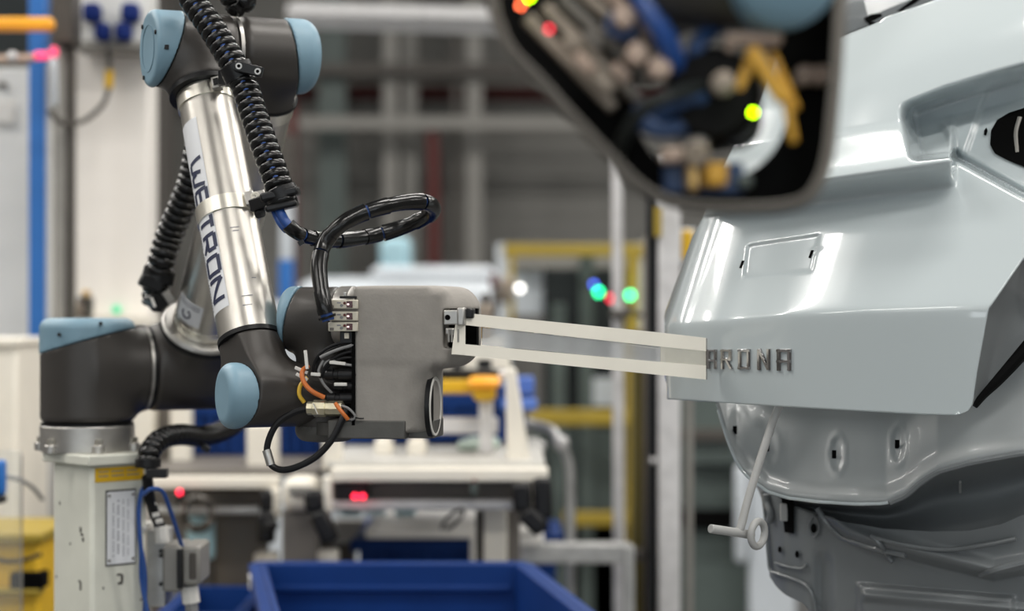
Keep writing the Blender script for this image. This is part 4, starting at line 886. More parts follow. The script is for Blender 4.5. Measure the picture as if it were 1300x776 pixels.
for t_ in ((198, 655), (202, 663), (194, 640)):
    mb().cyl(P(t_[0] - 4, t_[1], 2.965), P(t_[0] + 4, t_[1] - 2, 2.965), 0.004, seg=10).build('cable_ring', 'white_plastic', jb)
for k, pts in enumerate((
    [P(180, 622, 2.92), P(176, 650, 2.92), P(179, 700, 2.92), P(180, 740, 2.93), P(190, 790, 2.93)],
    [P(182, 628, 2.90), P(192, 621, 2.89), P(206, 624, 2.90), P(216, 648, 2.93), P(224, 672, 2.96), P(233, 700, 3.0)],
    [P(186, 612, 2.95), P(178, 632, 2.95), P(177, 680, 2.95), P(184, 730, 2.95), P(183, 790, 2.95)])):
    mb().curve(pts, 0.0033).build('air_hose', 'blue_cable', label=('thin blue air hose hanging straight down the right side of the pedestal', 'thin blue air hose bowed over towards the grey connector box', 'second blue air hose hugging the pedestal beneath the hose clip')[k], cat='hose', group='blue air hoses by the pedestal')

# ================================================================ LETTERING TEMPLATE
def td(px): return 2.395 + (px - 585) / 313 * 0.158
tmp = thing('lettering_template', P(740, 450, td(740)), 'long ivory framed strip template with clear film held from gripper to car tailgate', 'template')
def strip(top, bot, name, m, th=0.0018, parent=None, n=24, wob=0.0):
    """top/bot: lists of (px,py) edge points; a bent sheet between them"""
    def at(L, t):
        x = L[0][0] + (L[-1][0] - L[0][0]) * t
        for (x0, y0), (x1, y1) in zip(L, L[1:]):
            if x <= x1 + 1e-6: return x, y0 + (y1 - y0) * (x - x0) / (x1 - x0)
        return L[-1]
    vs = []
    for i in range(n + 1):
        for L in (top, bot):
            x, y = at(L, i / n); vs.append(P(x, y, td(x)))
    b = mb().add(vs, [(2 * i, 2 * i + 1, 2 * i + 3, 2 * i + 2) for i in range(n)])
    return b.build(name, m, parent or tmp, solid=th, smooth=False)
strip([(585, 397), (835, 422), (895.5, 429)], [(583, 412), (835, 440), (895.5, 446)], 'frame_strip', 'ivory')
strip([(578, 436), (835, 459.5), (895.5, 464)], [(573, 449.5), (835, 476), (895.5, 482)], 'frame_strip', 'ivory')
strip([(578, 412), (590, 413)], [(573, 450), (590, 450)], 'frame_post', 'ivory', n=4)
strip([(612, 416), (838, 440)], [(612, 438), (838, 460)], 'clear_window', 'film', 0.0012)
strip([(838, 440), (895.5, 446)], [(838, 460), (895.5, 464)], 'milky_window', 'film_milky', 0.0015)
mb().prism([P(895.5, 429, td(896)), P(897.5, 430, td(897)), P(897.5, 482, td(897)), P(895.5, 482, td(896))], (0, 0.004, 0)).build('end_lip', 'dark_post', tmp)  # dark strip standing in for the thin shadow along the template's end
for x, y in ((747, 417.5), (579, 445), (583, 401)):
    mb().cyl(P(x, y, td(x) - .0005), P(x, y, td(x) + .004), 0.0016, seg=12).build('screw', 'bench_grey', tmp)
mb().curve([P(668, 424, td(668)), P(690, 423, td(690)), P(720, 428, td(720)), P(757, 431, td(757)), P(790, 437, td(790)), P(836, 443, td(836))], 0.0005, 6).build('film_crease', 'ivory', tmp)
sp = mb()
for k in range(7): sp.cyl(P(592 + 4.6 * k, 410 + .6 * k, 2.50), P(592 + 4.6 * k, 431 - .3 * k, 2.50), 0.0023, seg=10)
sp.beam(P(586, 412, 2.505), P(622, 415, 2.505), 0.006, 0.006)
sp.build('spring_row', 'brass', tmp, kind='stuff')
# ================================================================ THE CAR BODY
KX = [836, 840, 843, 847, 853, 862, 876, 905, 950, 1000, 1060, 1120, 1180, 1240, 1300, 1400]
KD = [2.735, 2.70, 2.678, 2.657, 2.640, 2.620, 2.600, 2.562, 2.52, 2.475, 2.434, 2.402, 2.375, 2.352, 2.334, 2.312]
KX = np.array(KX, float); KD = np.array(KD)
_m = np.gradient(KD, KX)
def D0(x):
    x = np.asarray(x, float); x = np.clip(x, KX[0], KX[-1]); i = np.clip(np.searchsorted(KX, x) - 1, 0, len(KX) - 2)
    h = KX[i + 1] - KX[i]; t = (x - KX[i]) / h; m0 = _m[i]; m1 = _m[i + 1]
    return (KD[i] * (2 * t ** 3 - 3 * t * t + 1) + h * m0 * (t ** 3 - 2 * t * t + t) + KD[i + 1] * (-2 * t ** 3 + 3 * t * t) + h * m1 * (t ** 3 - t * t))
def sst(a, b, x): t = np.clip((x - a) / (b - a), 0, 1); return t * t * (3 - 2 * t)
def lerp(x, xs, ys): return np.interp(x, xs, ys)
def softramp(x, w): return 0.5 * (x + np.sqrt(x * x + w * w))      # max(x,0) with a small radius
def crease_y(x): return lerp(x, [843, 900, 1000, 1100, 1240, 1400], [414, 409, 399, 394.5, 391, 388])
def t_gate(x, y):
    """forward offset (m) of the tailgate skin"""
    yc = crease_y(x)
    t = 0.00056 * softramp(yc - y, 5.0) + 0.00003 * softramp(y - yc, 6)
    # licence plate pressing
    a = 1.0; u = (x - 941) / (1043 - 941); top = 311 - 15.5 * u; bot = 355 - 9 * u
    xl = 941 + (y - 311) * -0.12 + 6; xr = 1043 + (y - 296) * -0.22
    pl = sst(0, 5, x - xl) * sst(0, 5, xr - x) * sst(0, 4, y - top) * sst(0, 6, bot - y)
    t = t + 0.0035 * pl
    # overhanging ridge above the plate
    w = 1 - sst(1206, 1216, x)
    yr = 203 - 0.147 * (x - 1200); yb = 238 - 0.115 * (x - 1212)
    t = t - w * 0.070 * sst(yb + 3, yr - 1, y)
    t = t + w * 0.070 * sst(yr + 1.5, yr - 60, y)
    # tail lamp recess
    top = lerp(x, [1120, 1135, 1145, 1200, 1260, 1300, 1400], [150, 134, 128, 107, 89, 78, 56])
    left = 1137 + (y - 135) * 0.20
    low = lerp(x, [1140, 1165, 1205, 1260, 1300, 1400], [203, 204, 200, 230, 252, 300])
    rec = sst(0, 28, y - top) * sst(0, 26, x - left) * (1 - sst(-8, 3, y - low))
    t = t + 0.105 * rec
    # second step inside the recess
    in2 = sst(0, 14, x - (1190 + (y - 160) * 0.5)) * sst(0, 18, y - (150 - (x - 1190) * 0.25)) * (1 - sst(-12, 0, y - (low - 6)))
    t = t - 0.024 * in2
    lamp = sst(0, 10, x - 1240 + (y - 140) * 0.35) * (1 - sst(-22, -4, y - low)) * sst(8, 40, y - top)
    t = t + 0.012 * lamp
    # glass edge: rolls forward near the top
    ye = lerp(x, [1000, 1070, 1118, 1200, 1300], [70, 46, 27, -3, -40])
    t = t + 0.0009 * softramp(ye + 62 - y, 20)
    return t
def surf(x, y, tf=t_gate, ex=0.0):
    t = tf(x, y) + ex; return D0(x - 600 * t) + 0.80 * t
def S(px, py, ex=0.0): return P(px, py, float(surf(np.array([px], float), np.array([py], float), t_gate, ex)[0]))
def grid_patch(X, Y, tf, ex=0.0):
    D = surf(X, Y, tf, ex); nr, nc = X.shape
    vs = [P(float(X[i, j]), float(Y[i, j]), float(D[i, j])) for i in range(nr) for j in range(nc)]
    return mb().add(vs, [(i * nc + j, i * nc + j + 1, (i + 1) * nc + j + 1, (i + 1) * nc + j) for i in range(nr - 1) for j in range(nc - 1)])
car = thing('car_body', P(1180, 1400, 2.9), 'pale blue grey unfinished car body with its tailgate facing the robot', 'car')
ROOTLOC[car.name].z = 0; car.location = ROOTLOC[car.name]
# rows from the bottom edge up to the glass edge; denser near the features
def rowspan(a, b, n): return list(np.linspace(a, b, n, endpoint=False))
NC = 230
rows_v = np.linspace(0, 1, 250)
def xl_of(y): return lerp(y, [-40, 45, 130, 225, 272, 413, 418, 495, 508], [985, 962, 930, 903, 893, 844, 843.2, 843.4, 846])
def xr_of(y): return lerp(y, [-40, 320, 327, 392, 474, 515, 524, 527], [1345, 1345, 1300, 1255, 1240, 1234, 1228, 1216])
def ybot(u): return lerp(u, [0, .09, .25, .42, .65, .87, .985, 1], [507, 509, 513, 517, 522, 526.5, 527.8, 526])
yy = np.linspace(1, 0, 260)
X = np.zeros((260, NC)); Y = np.zeros((260, NC))
uc = np.linspace(0, 1, NC) ** 1.0
uc = np.concatenate([np.linspace(0, 0.03, 14, endpoint=False), np.linspace(0.03, 1, NC - 14)])
for i, v in enumerate(yy):
    yn = -40 + v * (527 + 40)
    xa, xb = xl_of(yn), xr_of(yn); X[i] = xa + (xb - xa) * uc
    base = ybot(uc); Y[i] = -40 + v * (base + 40)
EDGE = lambda x: lerp(x, [960, 1070, 1118, 1123, 1200, 1300, 1400], [80, 46, 27, 22, -5, -45, -80])
top_e = EDGE(X)
# squeeze the upper part of every column below the glass edge
f_up = np.clip((300 - Y) / 340.0, 0, 1)
Y2 = np.where(Y < 300, 300 - f_up * (300 - top_e), Y)
skin = grid_patch(X, Y2, t_gate).build('tailgate', 'paint', car, label='glossy pale blue grey tailgate panel', angle=180, solid=0.006)
# dark slots of the plate pressing
for x, y in ((942, 336), (1030, 323)):
    c = S(x, y); nrm = (S(x + 3, y) - S(x - 3, y)).cross(S(x, y - 3) - S(x, y + 3)).normalized()
    if nrm.y > 0: nrm = -nrm
    e1 = (S(x + 2.2, y - 6) - S(x - 2.2, y + 6)).normalized(); e2 = nrm.cross(e1)
    mb().box(c + nrm * 0.0005, (0.0035, 0.0014, 0.011), (e2, nrm, e1)).build('plate_slot', 'hole', skin)
# lamp opening
lamp = [(1300, 137), (1281, 143), (1266, 152), (1258, 166), (1257, 184), (1263, 195), (1280, 204), (1300, 212), (1330, 220), (1330, 130)]
pts = [S(x, y, -0.004) for x, y in lamp]
mb().prism(pts, (0.01, 0.004, 0)).build('lamp_opening', 'hole', skin)
mb().prism([S(x, y, -0.0045) for x, y in ((1250, 165), (1252.5, 162), (1254, 166), (1252, 172), (1249.5, 171))], (0, 0.002, 0)).build('screw_hole', 'hole', skin)
mb().curve([S(1295, 150, .0), S(1290, 170, .0), S(1292, 195, .0)], 0.004).build('lamp_bracket', 'grey_post', skin)
# right-hand return of the tailgate, its shade put into the darker paint, with its seal
ret = [(1233, 520), (1240, 474), (1255, 392), (1300, 327), (1345, 262)]
back = [(1237, 508), (1262, 478), (1300, 432), (1332, 390), (1370, 330)]
n = 24; vs = []
def lp2(L, t):
    k = t * (len(L) - 1); i = min(len(L) - 2, int(k)); f = k - i
    return L[i][0] + (L[i + 1][0] - L[i][0]) * f, L[i][1] + (L[i + 1][1] - L[i][1]) * f
for i in range(n + 1):
    for j in range(7):
        a = lp2(ret, i / n); b_ = lp2(back, i / n); f = j / 6; x = a[0] + (b_[0] - a[0]) * f; y = a[1] + (b_[1] - a[1]) * f
        da = float(surf(np.array([a[0]]), np.array([a[1]]))[0]); vs.append(P(x, y, da + 0.004 + 0.085 * f + 0.02 * math.sin(math.pi * f)))
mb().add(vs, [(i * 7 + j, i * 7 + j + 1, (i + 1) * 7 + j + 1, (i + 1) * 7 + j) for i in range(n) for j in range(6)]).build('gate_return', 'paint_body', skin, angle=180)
mb().curve([P(1233, 512, 2.46), P(1246, 498, 2.46), P(1268, 478, 2.455), P(1300, 444, 2.45), P(1340, 395, 2.44)], 0.0095, rf=None).build('rubber_seal', 'seal', car)
# roof edge above the glass line
rf = mb().add([P(1040, 64, 2.95), P(1085, 44, 2.92), P(1120, 30, 2.90), P(1205, -2, 2.86), P(1300, -45, 2.82), P(1300, -150, 3.1), P(1040, -150, 3.2)], [(0, 1, 2, 3, 4, 5, 6)])
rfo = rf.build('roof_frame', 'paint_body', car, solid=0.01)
mb().prism([P(1098, 22, 2.905), P(1106, 18, 2.905), P(1118, 17, 2.90), P(1122, 22, 2.90), P(1121, 30, 2.90), P(1112, 36, 2.90), P(1104, 32, 2.9)], (0, .01, 0)).build('frame_hole', 'hole', rfo)
mb().prism([P(1140, 13, 2.88), P(1160, -2, 2.88), P(1172, -4, 2.88), P(1160, 6, 2.88), P(1144, 15, 2.88)], (0, .01, 0)).build('frame_hole', 'hole', rfo)
# rear skirt below the tailgate
def t_skirt(x, y):
    lowe = skirt_low(x)
    f = np.clip((lowe - y) / 110.0, -0.2, 1.2)
    t = 0.105 + 0.060 * sst(0.0, 1.0, f) - 0.02 * np.exp(-((f - 0.05) / 0.12) ** 2)
    for dx, dy in ((933, 545), (979, 569), (1063, 577), (1140, 565)):
        q = ((x - dx) / 9.5) ** 2 + ((y - dy) / 25.0) ** 2
        am = 0.3 if dx < 990 else 0.55; t = t - am * 0.0030 * np.exp(-(np.sqrt(q) - 1.0) ** 2 / 0.05) + am * 0.0025 * (1 - sst(0.7, 1.0, np.sqrt(q)))
    t = t + 0.05 * sst(1120, 1215, x) * sst(0.55, 1.0, f) * 0
    return t
def skirt_low(x): return lerp(x, [908, 914, 922, 935, 950, 975, 1000, 1040, 1090, 1125, 1150, 1168, 1190, 1230, 1290, 1400], [508, 528, 555, 588, 607, 625, 633, 638, 641, 640, 629, 613, 599, 588, 577, 562])
nr, nc = 70, 150
xs = np.concatenate([np.linspace(910, 935, 30, endpoint=False), np.linspace(935, 1345, nc - 30)])
X = np.tile(xs, (nr, 1)); v = np.linspace(0, 1, nr)[:, None]; Y = skirt_low(X) * (1 - v) + lerp(X, [910, 1228, 1300, 1345], [498, 498, 425, 375]) * v
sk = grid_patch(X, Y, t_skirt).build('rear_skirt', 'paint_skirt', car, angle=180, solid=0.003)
def SK(px, py, ex=0.0, tf=t_skirt): return P(px, py, float(surf(np.array([px], float), np.array([py], float), tf, ex)[0]))
for x, y in ((933, 546), (974, 568), (1059, 577), (1139, 564)):
    p = SK(x, y, -0.004); mb().box(p, (0.0055, 0.002, 0.011), (Vector((.85, -.5, 0)), Vector((.5, .85, 0)), Z)).build('slot', 'hole', sk)
edge = [SK(x, float(skirt_low(x)) - 0.5, -0.002) for x in list(range(912, 1130, 9))]
mb().tube(resample(catmull(edge, 4), 0.004), 0.0022, 8).build('skirt_lip', 'paint', car)
edge = [SK(x, float(skirt_low(x)), 0.0) for x in list(range(1130, 1345, 9))]
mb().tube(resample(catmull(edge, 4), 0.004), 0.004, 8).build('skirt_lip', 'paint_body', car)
# hollow beneath the skirt on the right
def t_hollow(x, y):
    up = skirt_low(x); lo = hol_low(x); f = np.clip((y - up) / np.maximum(lo - up, 1), 0, 1)
    return 0.105 + 0.13 * np.sin(np.pi * np.clip(f, 0, 1) ** 0.7) * 0.8 + 0.10 * f
def hol_low(x): return lerp(x, [970, 1000, 1060, 1120, 1180, 1230, 1270, 1300, 1400], [630, 642, 662, 673, 677, 676, 668, 655, 610])
xs = np.linspace(985, 1345, 90); X = np.tile(xs, (30, 1)); v = np.linspace(0, 1, 30)[:, None]; Y = skirt_low(X) * (1 - v) + hol_low(X) * v
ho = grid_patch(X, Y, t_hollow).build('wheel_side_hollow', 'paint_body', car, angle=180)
mb().beam(SK(1219, 612, -0.01, t_hollow), SK(1219, 625, -0.01, t_hollow), 0.003, 0.003).build('weld_stud', 'rod', ho)
# lower body shell
def t_low(x, y):
    t = 0.205 + 0.00012 * (y - 620)
    # stepped edge sweeping from upper left to lower right, with a raised flange
    lip = lerp(x, [1030, 1050, 1075, 1100, 1140, 1180, 1230, 1262, 1300, 1400], [640, 664, 685, 695, 704, 715, 727, 735, 728, 700])
    t = t - 0.014 * np.exp(-((y - lip + 12) / 9.0) ** 2) * sst(1030, 1050, x)
    t = t - 0.02 * (1 - sst(-6, 4, y - lip)) * sst(1025, 1060, x)
    # pressed panel lower right
    pn = sst(0, 7, x - 1085 - (y - 735) * 0.05) * sst(0, 7, y - (738 + (x - 1085) * 0.085)) * (1 - sst(-6, 3, x - 1288))
    t = t - 0.012 * pn
    rib = sst(0, 10, y - (745 + (x - 1085) * 0.09)) * (1 - sst(8, 22, y - (745 + (x - 1085) * 0.09))) * sst(0, 5, x - 1092)
    t = t - 0.008 * rib
    t = t + 0.010 * sst(1030, 1045, x) * (1 - sst(1045, 1062, x)) * sst(690, 720, y)
    return t
xs = np.concatenate([np.linspace(0, 0.12, 26, endpoint=False), np.linspace(0.12, 1, 140)])
ys = np.linspace(600, 900, 170); X = np.zeros((170, 166)); Y = np.zeros((170, 166))
for i, y in enumerate(ys):
    xa = lerp(y, [600, 625, 690, 722, 730, 742, 755, 776, 800, 900], [958, 968, 975, 977, 985, 1020, 1030, 1036, 1040, 1050])
    X[i] = xa + (1345 - xa) * xs; hl = np.maximum(612, hol_low(X[i]) - 2); hl = np.where(X[i] < 1000, 612 + (hl - 612) * sst(965, 1000, X[i]), hl); Y[i] = hl + (y - 600) / 300 * (900 - hl)
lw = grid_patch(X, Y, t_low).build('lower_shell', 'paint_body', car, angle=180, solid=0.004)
LW = lambda x, y, ex=0.0: SK(x, y, ex, t_low)
mb().prism([LW(x, y, -0.004) for x, y in ((992, 631), (1008, 636), (1008, 678), (996, 676))], (0, .002, 0)).build('shell_opening', 'hole', lw)
mb().px(991, 640, 1000, 662, float(surf(np.array([996.]), np.array([650.]), t_low)[0]) - 0.012, 0.008).build('opening_clip', 'rod', lw, bevel=.001)
for x, y, rx, ry in ((1033, 671, 3.5, 6), (990, 698, 2.2, 4), (1012, 704, 2.4, 4.5)):
    mb().prism([LW(x + rx * math.cos(a * math.pi / 8), y + ry * math.sin(a * math.pi / 8), -0.004) for a in range(16)], (0, .002, 0)).build('shell_hole', 'hole', lw)
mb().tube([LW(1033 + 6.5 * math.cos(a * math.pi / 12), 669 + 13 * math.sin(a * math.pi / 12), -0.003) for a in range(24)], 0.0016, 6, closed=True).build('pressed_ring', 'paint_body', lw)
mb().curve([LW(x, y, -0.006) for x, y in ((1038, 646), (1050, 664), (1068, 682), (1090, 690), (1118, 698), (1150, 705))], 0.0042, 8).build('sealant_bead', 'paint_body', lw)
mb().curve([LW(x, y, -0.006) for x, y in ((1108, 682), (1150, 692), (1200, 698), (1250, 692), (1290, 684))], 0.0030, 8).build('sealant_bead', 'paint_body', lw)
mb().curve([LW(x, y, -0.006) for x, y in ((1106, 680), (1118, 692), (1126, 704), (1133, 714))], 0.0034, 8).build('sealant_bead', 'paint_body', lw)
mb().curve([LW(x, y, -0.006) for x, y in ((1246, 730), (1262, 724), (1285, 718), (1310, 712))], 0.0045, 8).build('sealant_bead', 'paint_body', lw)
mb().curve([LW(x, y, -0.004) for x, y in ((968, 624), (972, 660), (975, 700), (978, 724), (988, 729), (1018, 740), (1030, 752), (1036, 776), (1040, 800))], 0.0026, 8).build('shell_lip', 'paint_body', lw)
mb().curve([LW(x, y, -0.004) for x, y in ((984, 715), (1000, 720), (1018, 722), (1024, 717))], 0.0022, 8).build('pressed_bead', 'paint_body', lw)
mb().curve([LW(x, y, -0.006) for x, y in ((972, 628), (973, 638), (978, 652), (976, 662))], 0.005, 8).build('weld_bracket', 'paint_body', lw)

# chrome letters on the tailgate, each a thing
def letter(name, strokes, box, label, slant=0.0):
    x0, x1, y0, y1 = box; b = mb()
    def pt(u, v, h):
        x = x0 + (x1 - x0) * u; y = y1 + (y0 - y1) * v
        c = S(x, y); nn = (S(x + 3, y) - S(x - 3, y)).cross(S(x, y - 3) - S(x, y + 3)).normalized()
        if nn.y > 0: nn = -nn
        return c + nn * h
    asp = (y1 - y0) / (x1 - x0)
    for (ax, ay, bx, by) in strokes:
        dx, dy = bx - ax, (by - ay) * asp; L = math.hypot(dx, dy); dx /= L; dy /= L; w = 0.125
        e = w * 0.9; ax2, bx2 = ax - dx * e, bx + dx * e; ay2, by2 = ay - dy * e / asp, by + dy * e / asp
        nx, ny = -dy * w, dx * w / asp; nx2, ny2 = nx * .55, ny * .55
        vs = []
        for (qx, qy) in ((ax2, ay2), (bx2, by2)):
            vs += [pt(qx + nx, qy + ny, -0.0005), pt(qx + nx, qy + ny, .0016), pt(qx + nx2, qy + ny2, .0038), pt(qx - nx2, qy - ny2, .0038), pt(qx - nx, qy - ny, .0016), pt(qx - nx, qy - ny, -0.0005)]
        b.add(vs, [(k, k + 1, 7 + k, 6 + k) for k in range(5)] + [(5, 4, 3, 2, 1, 0), (6, 7, 8, 9, 10, 11)])
    o = b.build(name, 'chrome', None, smooth=False); tag(o, label, 'letter', 'chrome letters on the tailgate')
SA = [(.16, .06, .16, .93), (.16, .93, .84, .93), (.84, .93, .84, .06), (.16, .42, .84, .42)]
SR = [(.16, .06, .16, .93), (.16, .93, .80, .93), (.80, .93, .80, .48), (.80, .48, .16, .48), (.5, .46, .86, .06)]
SO = [(.16, .07, .16, .93), (.16, .93, .84, .93), (.84, .93, .84, .07), (.84, .07, .16, .07)]
SN = [(.16, .06, .16, .93), (.2, .93, .8, .07), (.84, .06, .84, .94)]
letter('letter_badge', SA, (899, 911.5, 443.5, 468.5), 'chrome letter A touching the dark end edge of the template')
letter('letter_badge', SR, (916, 931, 443.5, 468.5), 'chrome letter R on the tailgate')
letter('letter_badge', SO, (937.5, 954, 443.5, 469), 'chrome letter O on the tailgate')
letter('letter_badge', SN, (962, 979.5, 443.5, 469.5), 'chrome letter N on the tailgate')
letter('letter_badge', SA, (986.5, 1006, 443.5, 470), 'chrome letter A after the N, at the end of the word')

# white hook rod hanging below the tailgate
hk = thing('hook_rod', P(940, 700, 2.50), 'white coated prop rod with crossbar and ring hanging below the tailgate edge', 'hook')
mb().curve([P(994, 508, 2.535), P(984, 528, 2.53), P(968, 575, 2.52), P(950, 633, 2.505), P(941, 668, 2.50), P(938, 674, 2.50)], 0.0053, 14).build('rod', 'rod', hk)
mb().tube(resample([P(902, 671.5, 2.47), P(940, 677, 2.50), P(955, 679.5, 2.515)], 0.004), 0.0058, 14).build('crossbar', 'rod', hk, bevel=.001)
mb().tube([P(962 + 8.5 * math.cos(a * math.pi / 16) + 1.5 * math.sin(a * math.pi / 16), 678 - 16 * math.sin(a * math.pi / 16), 2.505 + .012 * math.cos(a * math.pi / 16)) for a in range(32)], 0.0048, 12, closed=True).build('ring', 'rod', hk)
# ================================================================ THE SECOND ROBOT TOOL, NEAR THE CAMERA
DT = 1.42
t2 = thing('sensor_tool', P(870, 270, DT), 'dark open tool housing full of cables and valves, out of focus before the tailgate', 'tool')
def outline(off):
    pts = [(612, -120), (618, 0), (626, 34), (642, 68), (680, 108), (725, 158), (770, 205), (805, 240), (840, 260), (885, 270), (940, 272), (990, 270), (1026, 260), (1046, 236), (1058, 200), (1064, 150), (1070, 80), (1074, 0), (1078, -120)]
    q = [Vector((x, y, 0)) for x, y in pts]; out = []
    q = resample(catmull(q, 8), 12.0)
    for i, p in enumerate(q):
        a = q[max(0, i - 1)]; b = q[min(len(q) - 1, i + 1)]; tt = (b - a).normalized(); nn = Vector((tt.y, -tt.x, 0))
        out.append(p + nn * off)
    return out
oa, ob = outline(0), outline(15)
rim = mb(); n = len(oa); vs = []
for i in range(n):
    for L, dd in ((oa, DT + .012), (oa, DT + 0.10), (ob, DT + .10), (ob, DT + .002)):
        vs.append(P(L[i].x, L[i].y, dd))
    
fs = []
for i in range(n - 1):
    for k in range(4): fs.append((4 * i + k, 4 * i + (k + 1) % 4, 4 * i + 4 + (k + 1) % 4, 4 * i + 4 + k))
rim.add(vs, fs).build('housing_rim', 'rim', t2, bevel=.004)
# floor of the housing with a large round opening
bp = mb(); hc = Vector((903, 134, 0)); m_ = 72; poly = outline(10); poly = poly + [Vector((1060, -120, 0)), Vector((640, -120, 0))]
def ray_hit(an):
    dx, dy = math.cos(an), math.sin(an); best = 1e9
    for i in range(len(poly)):
        a = poly[i] - hc; b = poly[(i + 1) % len(poly)] - hc; e = b - a; det = dx * (-e.y) + dy * e.x
        if abs(det) < 1e-9: continue
        tt = (a.x * (-e.y) + a.y * e.x) / det; u = (dx * a.y - dy * a.x) / det * 1.0
        u = (dx * a.y - dy * a.x) / (dy * e.x - dx * e.y)
        if tt > 0 and -1e-6 <= u <= 1 + 1e-6: best = min(best, tt)
    return best
vs = []
for k in range(m_):
    an = 2 * math.pi * k / m_; r = ray_hit(an)
    for rr, dd in ((97, DT + .09), (r, DT + .09), (97, DT + .10)): vs.append(P(hc.x + rr * math.cos(an), hc.y + rr * math.sin(an), dd))
fs = []
for k in range(m_):
    a, b = 3 * k, 3 * ((k + 1) % m_); fs += [(a, a + 1, b + 1, b), (a, b, b + 2, a + 2)]
bp.add(vs, fs).build('housing_floor', 'seal', t2, smooth=False)
def tb_(x0, y0, x1, y1, d, w, name, m, h=None, bev=.002): return mb().beam(P(x0, y0, d), P(x1, y1, d), w * d / FPX, (h or w) * d / FPX).build(name, m, t2, bevel=bev)
# slanted valve bars
for k, (a, m) in enumerate((((668, 22, 780, 138), 'beige'), ((690, 8, 812, 128), 'beige'), ((712, -4, 828, 106), 'rim'), ((728, -20, 836, 76), 'beige'), ((760, -20, 832, 50), 'pink'))):
    tb_(*a, DT + .05 - .004 * k, 16, 'valve_bar', m)
for x, y, w, m in ((742, 80, 22, 'pink'), (766, 104, 24, 'beige'), (788, 92, 20, 'pink'), (812, 60, 22, 'rim'), (724, 56, 18, 'beige'), (752, 52, 20, 'rim'), (780, 40, 22, 'pink'), (804, 118, 18, 'rim')):
    tb_(x - w / 2, y - w / 2, x + w / 2, y + w / 2, DT + .026, w * .7, 'valve_body', m)
for x, y in ((790, 26), (806, 72), (834, 90)): mb().lathe(P(x, y, DT + .02), (0.1, -1, 0.1), [(.008, 0), (.008, .014), (.005, .016), (.0001, .016)], 16).build('fitting', 'pink', t2)
mb().tube([P(790 + 17 * math.cos(a * .3), 32 + 14 * math.sin(a * .3), DT + .015) for a in range(21)], .0035, 8, closed=True).build('cable_ring', 'blue_case', t2)
def cab_(pts, r, m, name='tool_cable'): return mb().curve([P(x, y, DT + z) for x, y, z in pts], r, 10).build(name, m, t2)
cab_([(795, -30, .01), (820, 10, .0), (838, 40, .0), (852, 72, .01), (868, 102, .03), (874, 130, .05)], .0068, 'blue_cable')
cab_([(808, -30, .02), (832, 14, .01), (850, 46, .01), (864, 80, .02)], .005, 'blue_cable')
cab_([(784, 200, .05), (794, 170, .02), (812, 145, .0), (838, 128, -.01), (870, 116, .0), (905, 110, .02)], .0050, 'machine')
cab_([(815, 140, .03), (820, 158, .02), (850, 164, .02), (880, 150, .02), (892, 128, .03)], .0075, 'blue_case')
cab_([(830, 148, .02), (858, 132, .01), (884, 122, .01), (900, 140, .02)], .006, 'blue_case')
cab_([(880, 90, .03), (885, 60, .02), (900, 40, .03), (918, 30, .04)], .007, 'blue_case')
cab_([(905, 150, .03), (896, 170, .02), (880, 185, .02), (868, 176, .03)], .006, 'grey_cable')
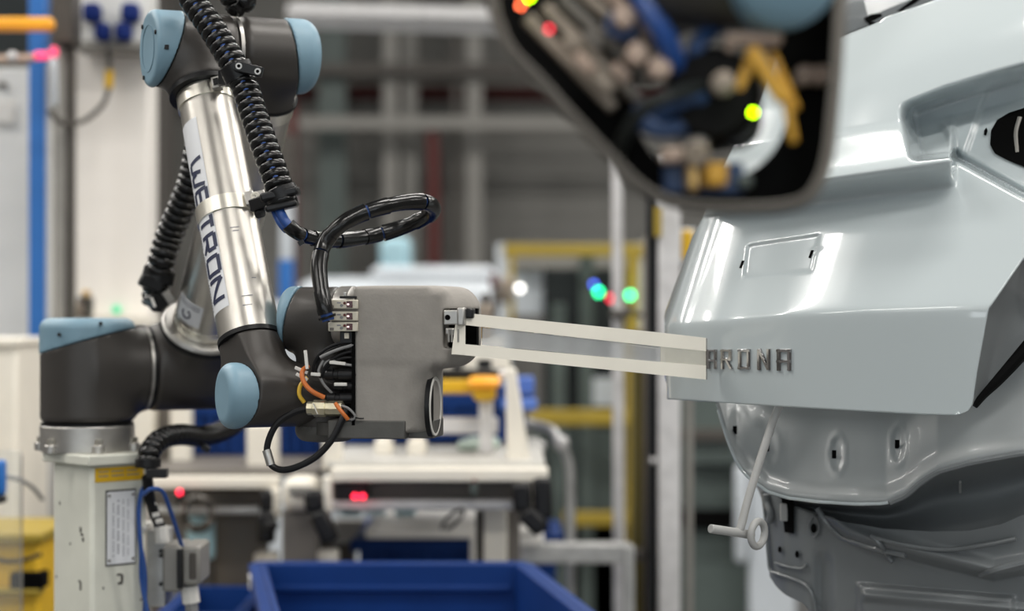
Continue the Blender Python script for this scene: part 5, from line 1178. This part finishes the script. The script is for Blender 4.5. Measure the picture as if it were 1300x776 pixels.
# camera barrel in the opening
b = mb().lathe(P(905, 118, DT + .01), (0.10, 1, -0.05), [(.001, -.002), (.030, 0), (.036, .01), (.036, .06), (.030, .08), (.001, .08)], 36).build('camera_barrel', 'seal', t2)
mb().lathe(P(934, 152, DT + .02), (0.1, 1, 0), [(.0001, 0), (.017, .001), (.020, .006), (.020, .03)], 28).build('lens_barrel', 'plastic', t2)
for x, y, w, h, d, m, nm in ((922, 40, 72, 16, .01, 'pink', 'bracket'), (922, 40, 10, 26, .012, 'pink', 'bracket'), (916, 92, 34, 18, .01, 'pink', 'connector'), (1014, 82, 20, 24, .06, 'pink', 'terminal'), (1034, 82, 20, 24, .06, 'pink', 'terminal'), (840, 186, 32, 20, .012, 'pink', 'connector'),
                             (843, 206, 102, 40, .03, 'blue_case', 'valve_case'), (872, 206, 18, 36, .01, 'brass', 'gauge_face'), (896, 206, 28, 30, .005, 'ochre', 'yellow_cube'), (936, 222, 20, 16, .02, 'machine_green', 'green_plug'), (926, 70, 26, 20, .02, 'pink', 'connector')):
    mb().px(x, y, x + w, y + h, DT + d, .025).build(nm, m, t2, bevel=.003)
mb().lathe(P(884, 195, DT + .0), (0, -1, 0), [(.0095, -.01), (.0095, .002), (.006, .004), (.003, .001), (.0001, .001)], 24).build('knob', 'beige', t2)
mb().lathe(P(918, 106, DT + .0), (0, -1, 0), [(.0085, -.01), (.0085, .004), (.005, .006), (.0001, .006)], 24).build('knob', 'beige', t2)
tb_(952, 62, 996, 128, DT + .005, 19, 'yellow_lever', 'ochre'); tb_(958, 66, 936, 118, DT + .012, 16, 'yellow_lever', 'ochre'); tb_(996, 118, 1008, 182, DT + .01, 11, 'yellow_lever', 'ochre'); tb_(980, 66, 1012, 140, DT + .014, 10, 'yellow_lever', 'ochre')
for x, y, r, m, d in ((697, 37, .0019, 'led_red', .0), (661, 7, .0018, 'led_amber', .0), (672, -3, .0018, 'led_lime', .01), (956, 143, .0018, 'led_lime', -.02)):
    mb().ball(P(x, y, DT + d), r, 10).build('status_light', m, t2)
# wrist of the second robot above it
w2 = thing('robot_wrist', P(930, 0, DT + .03), 'grey robot wrist with pale blue cap carrying the blurred tool at the top', 'robot arm')
hs = sdf_mb(lambda p: smin(sd_cyl(p, P(812, -40, DT + .03), P(970, -40, DT + .03), 0.045, .012), sd_cyl(p, P(890, -190, DT + .04), P(890, -20, DT + .04), 0.040, .004), .02), v3(P(800, 60, DT - .05)), v3(P(990, -190, DT + .11)), .0035)
hs.build('wrist_housing', 'joint', w2)
mb().lathe(P(985, -36, DT + .01), (0.25, -0.9, -.15), [(.001, .030), (.030, .029), (.040, .022), (.043, .010), (.043, -.02)], 40).build('wrist_cap', 'cap', w2)
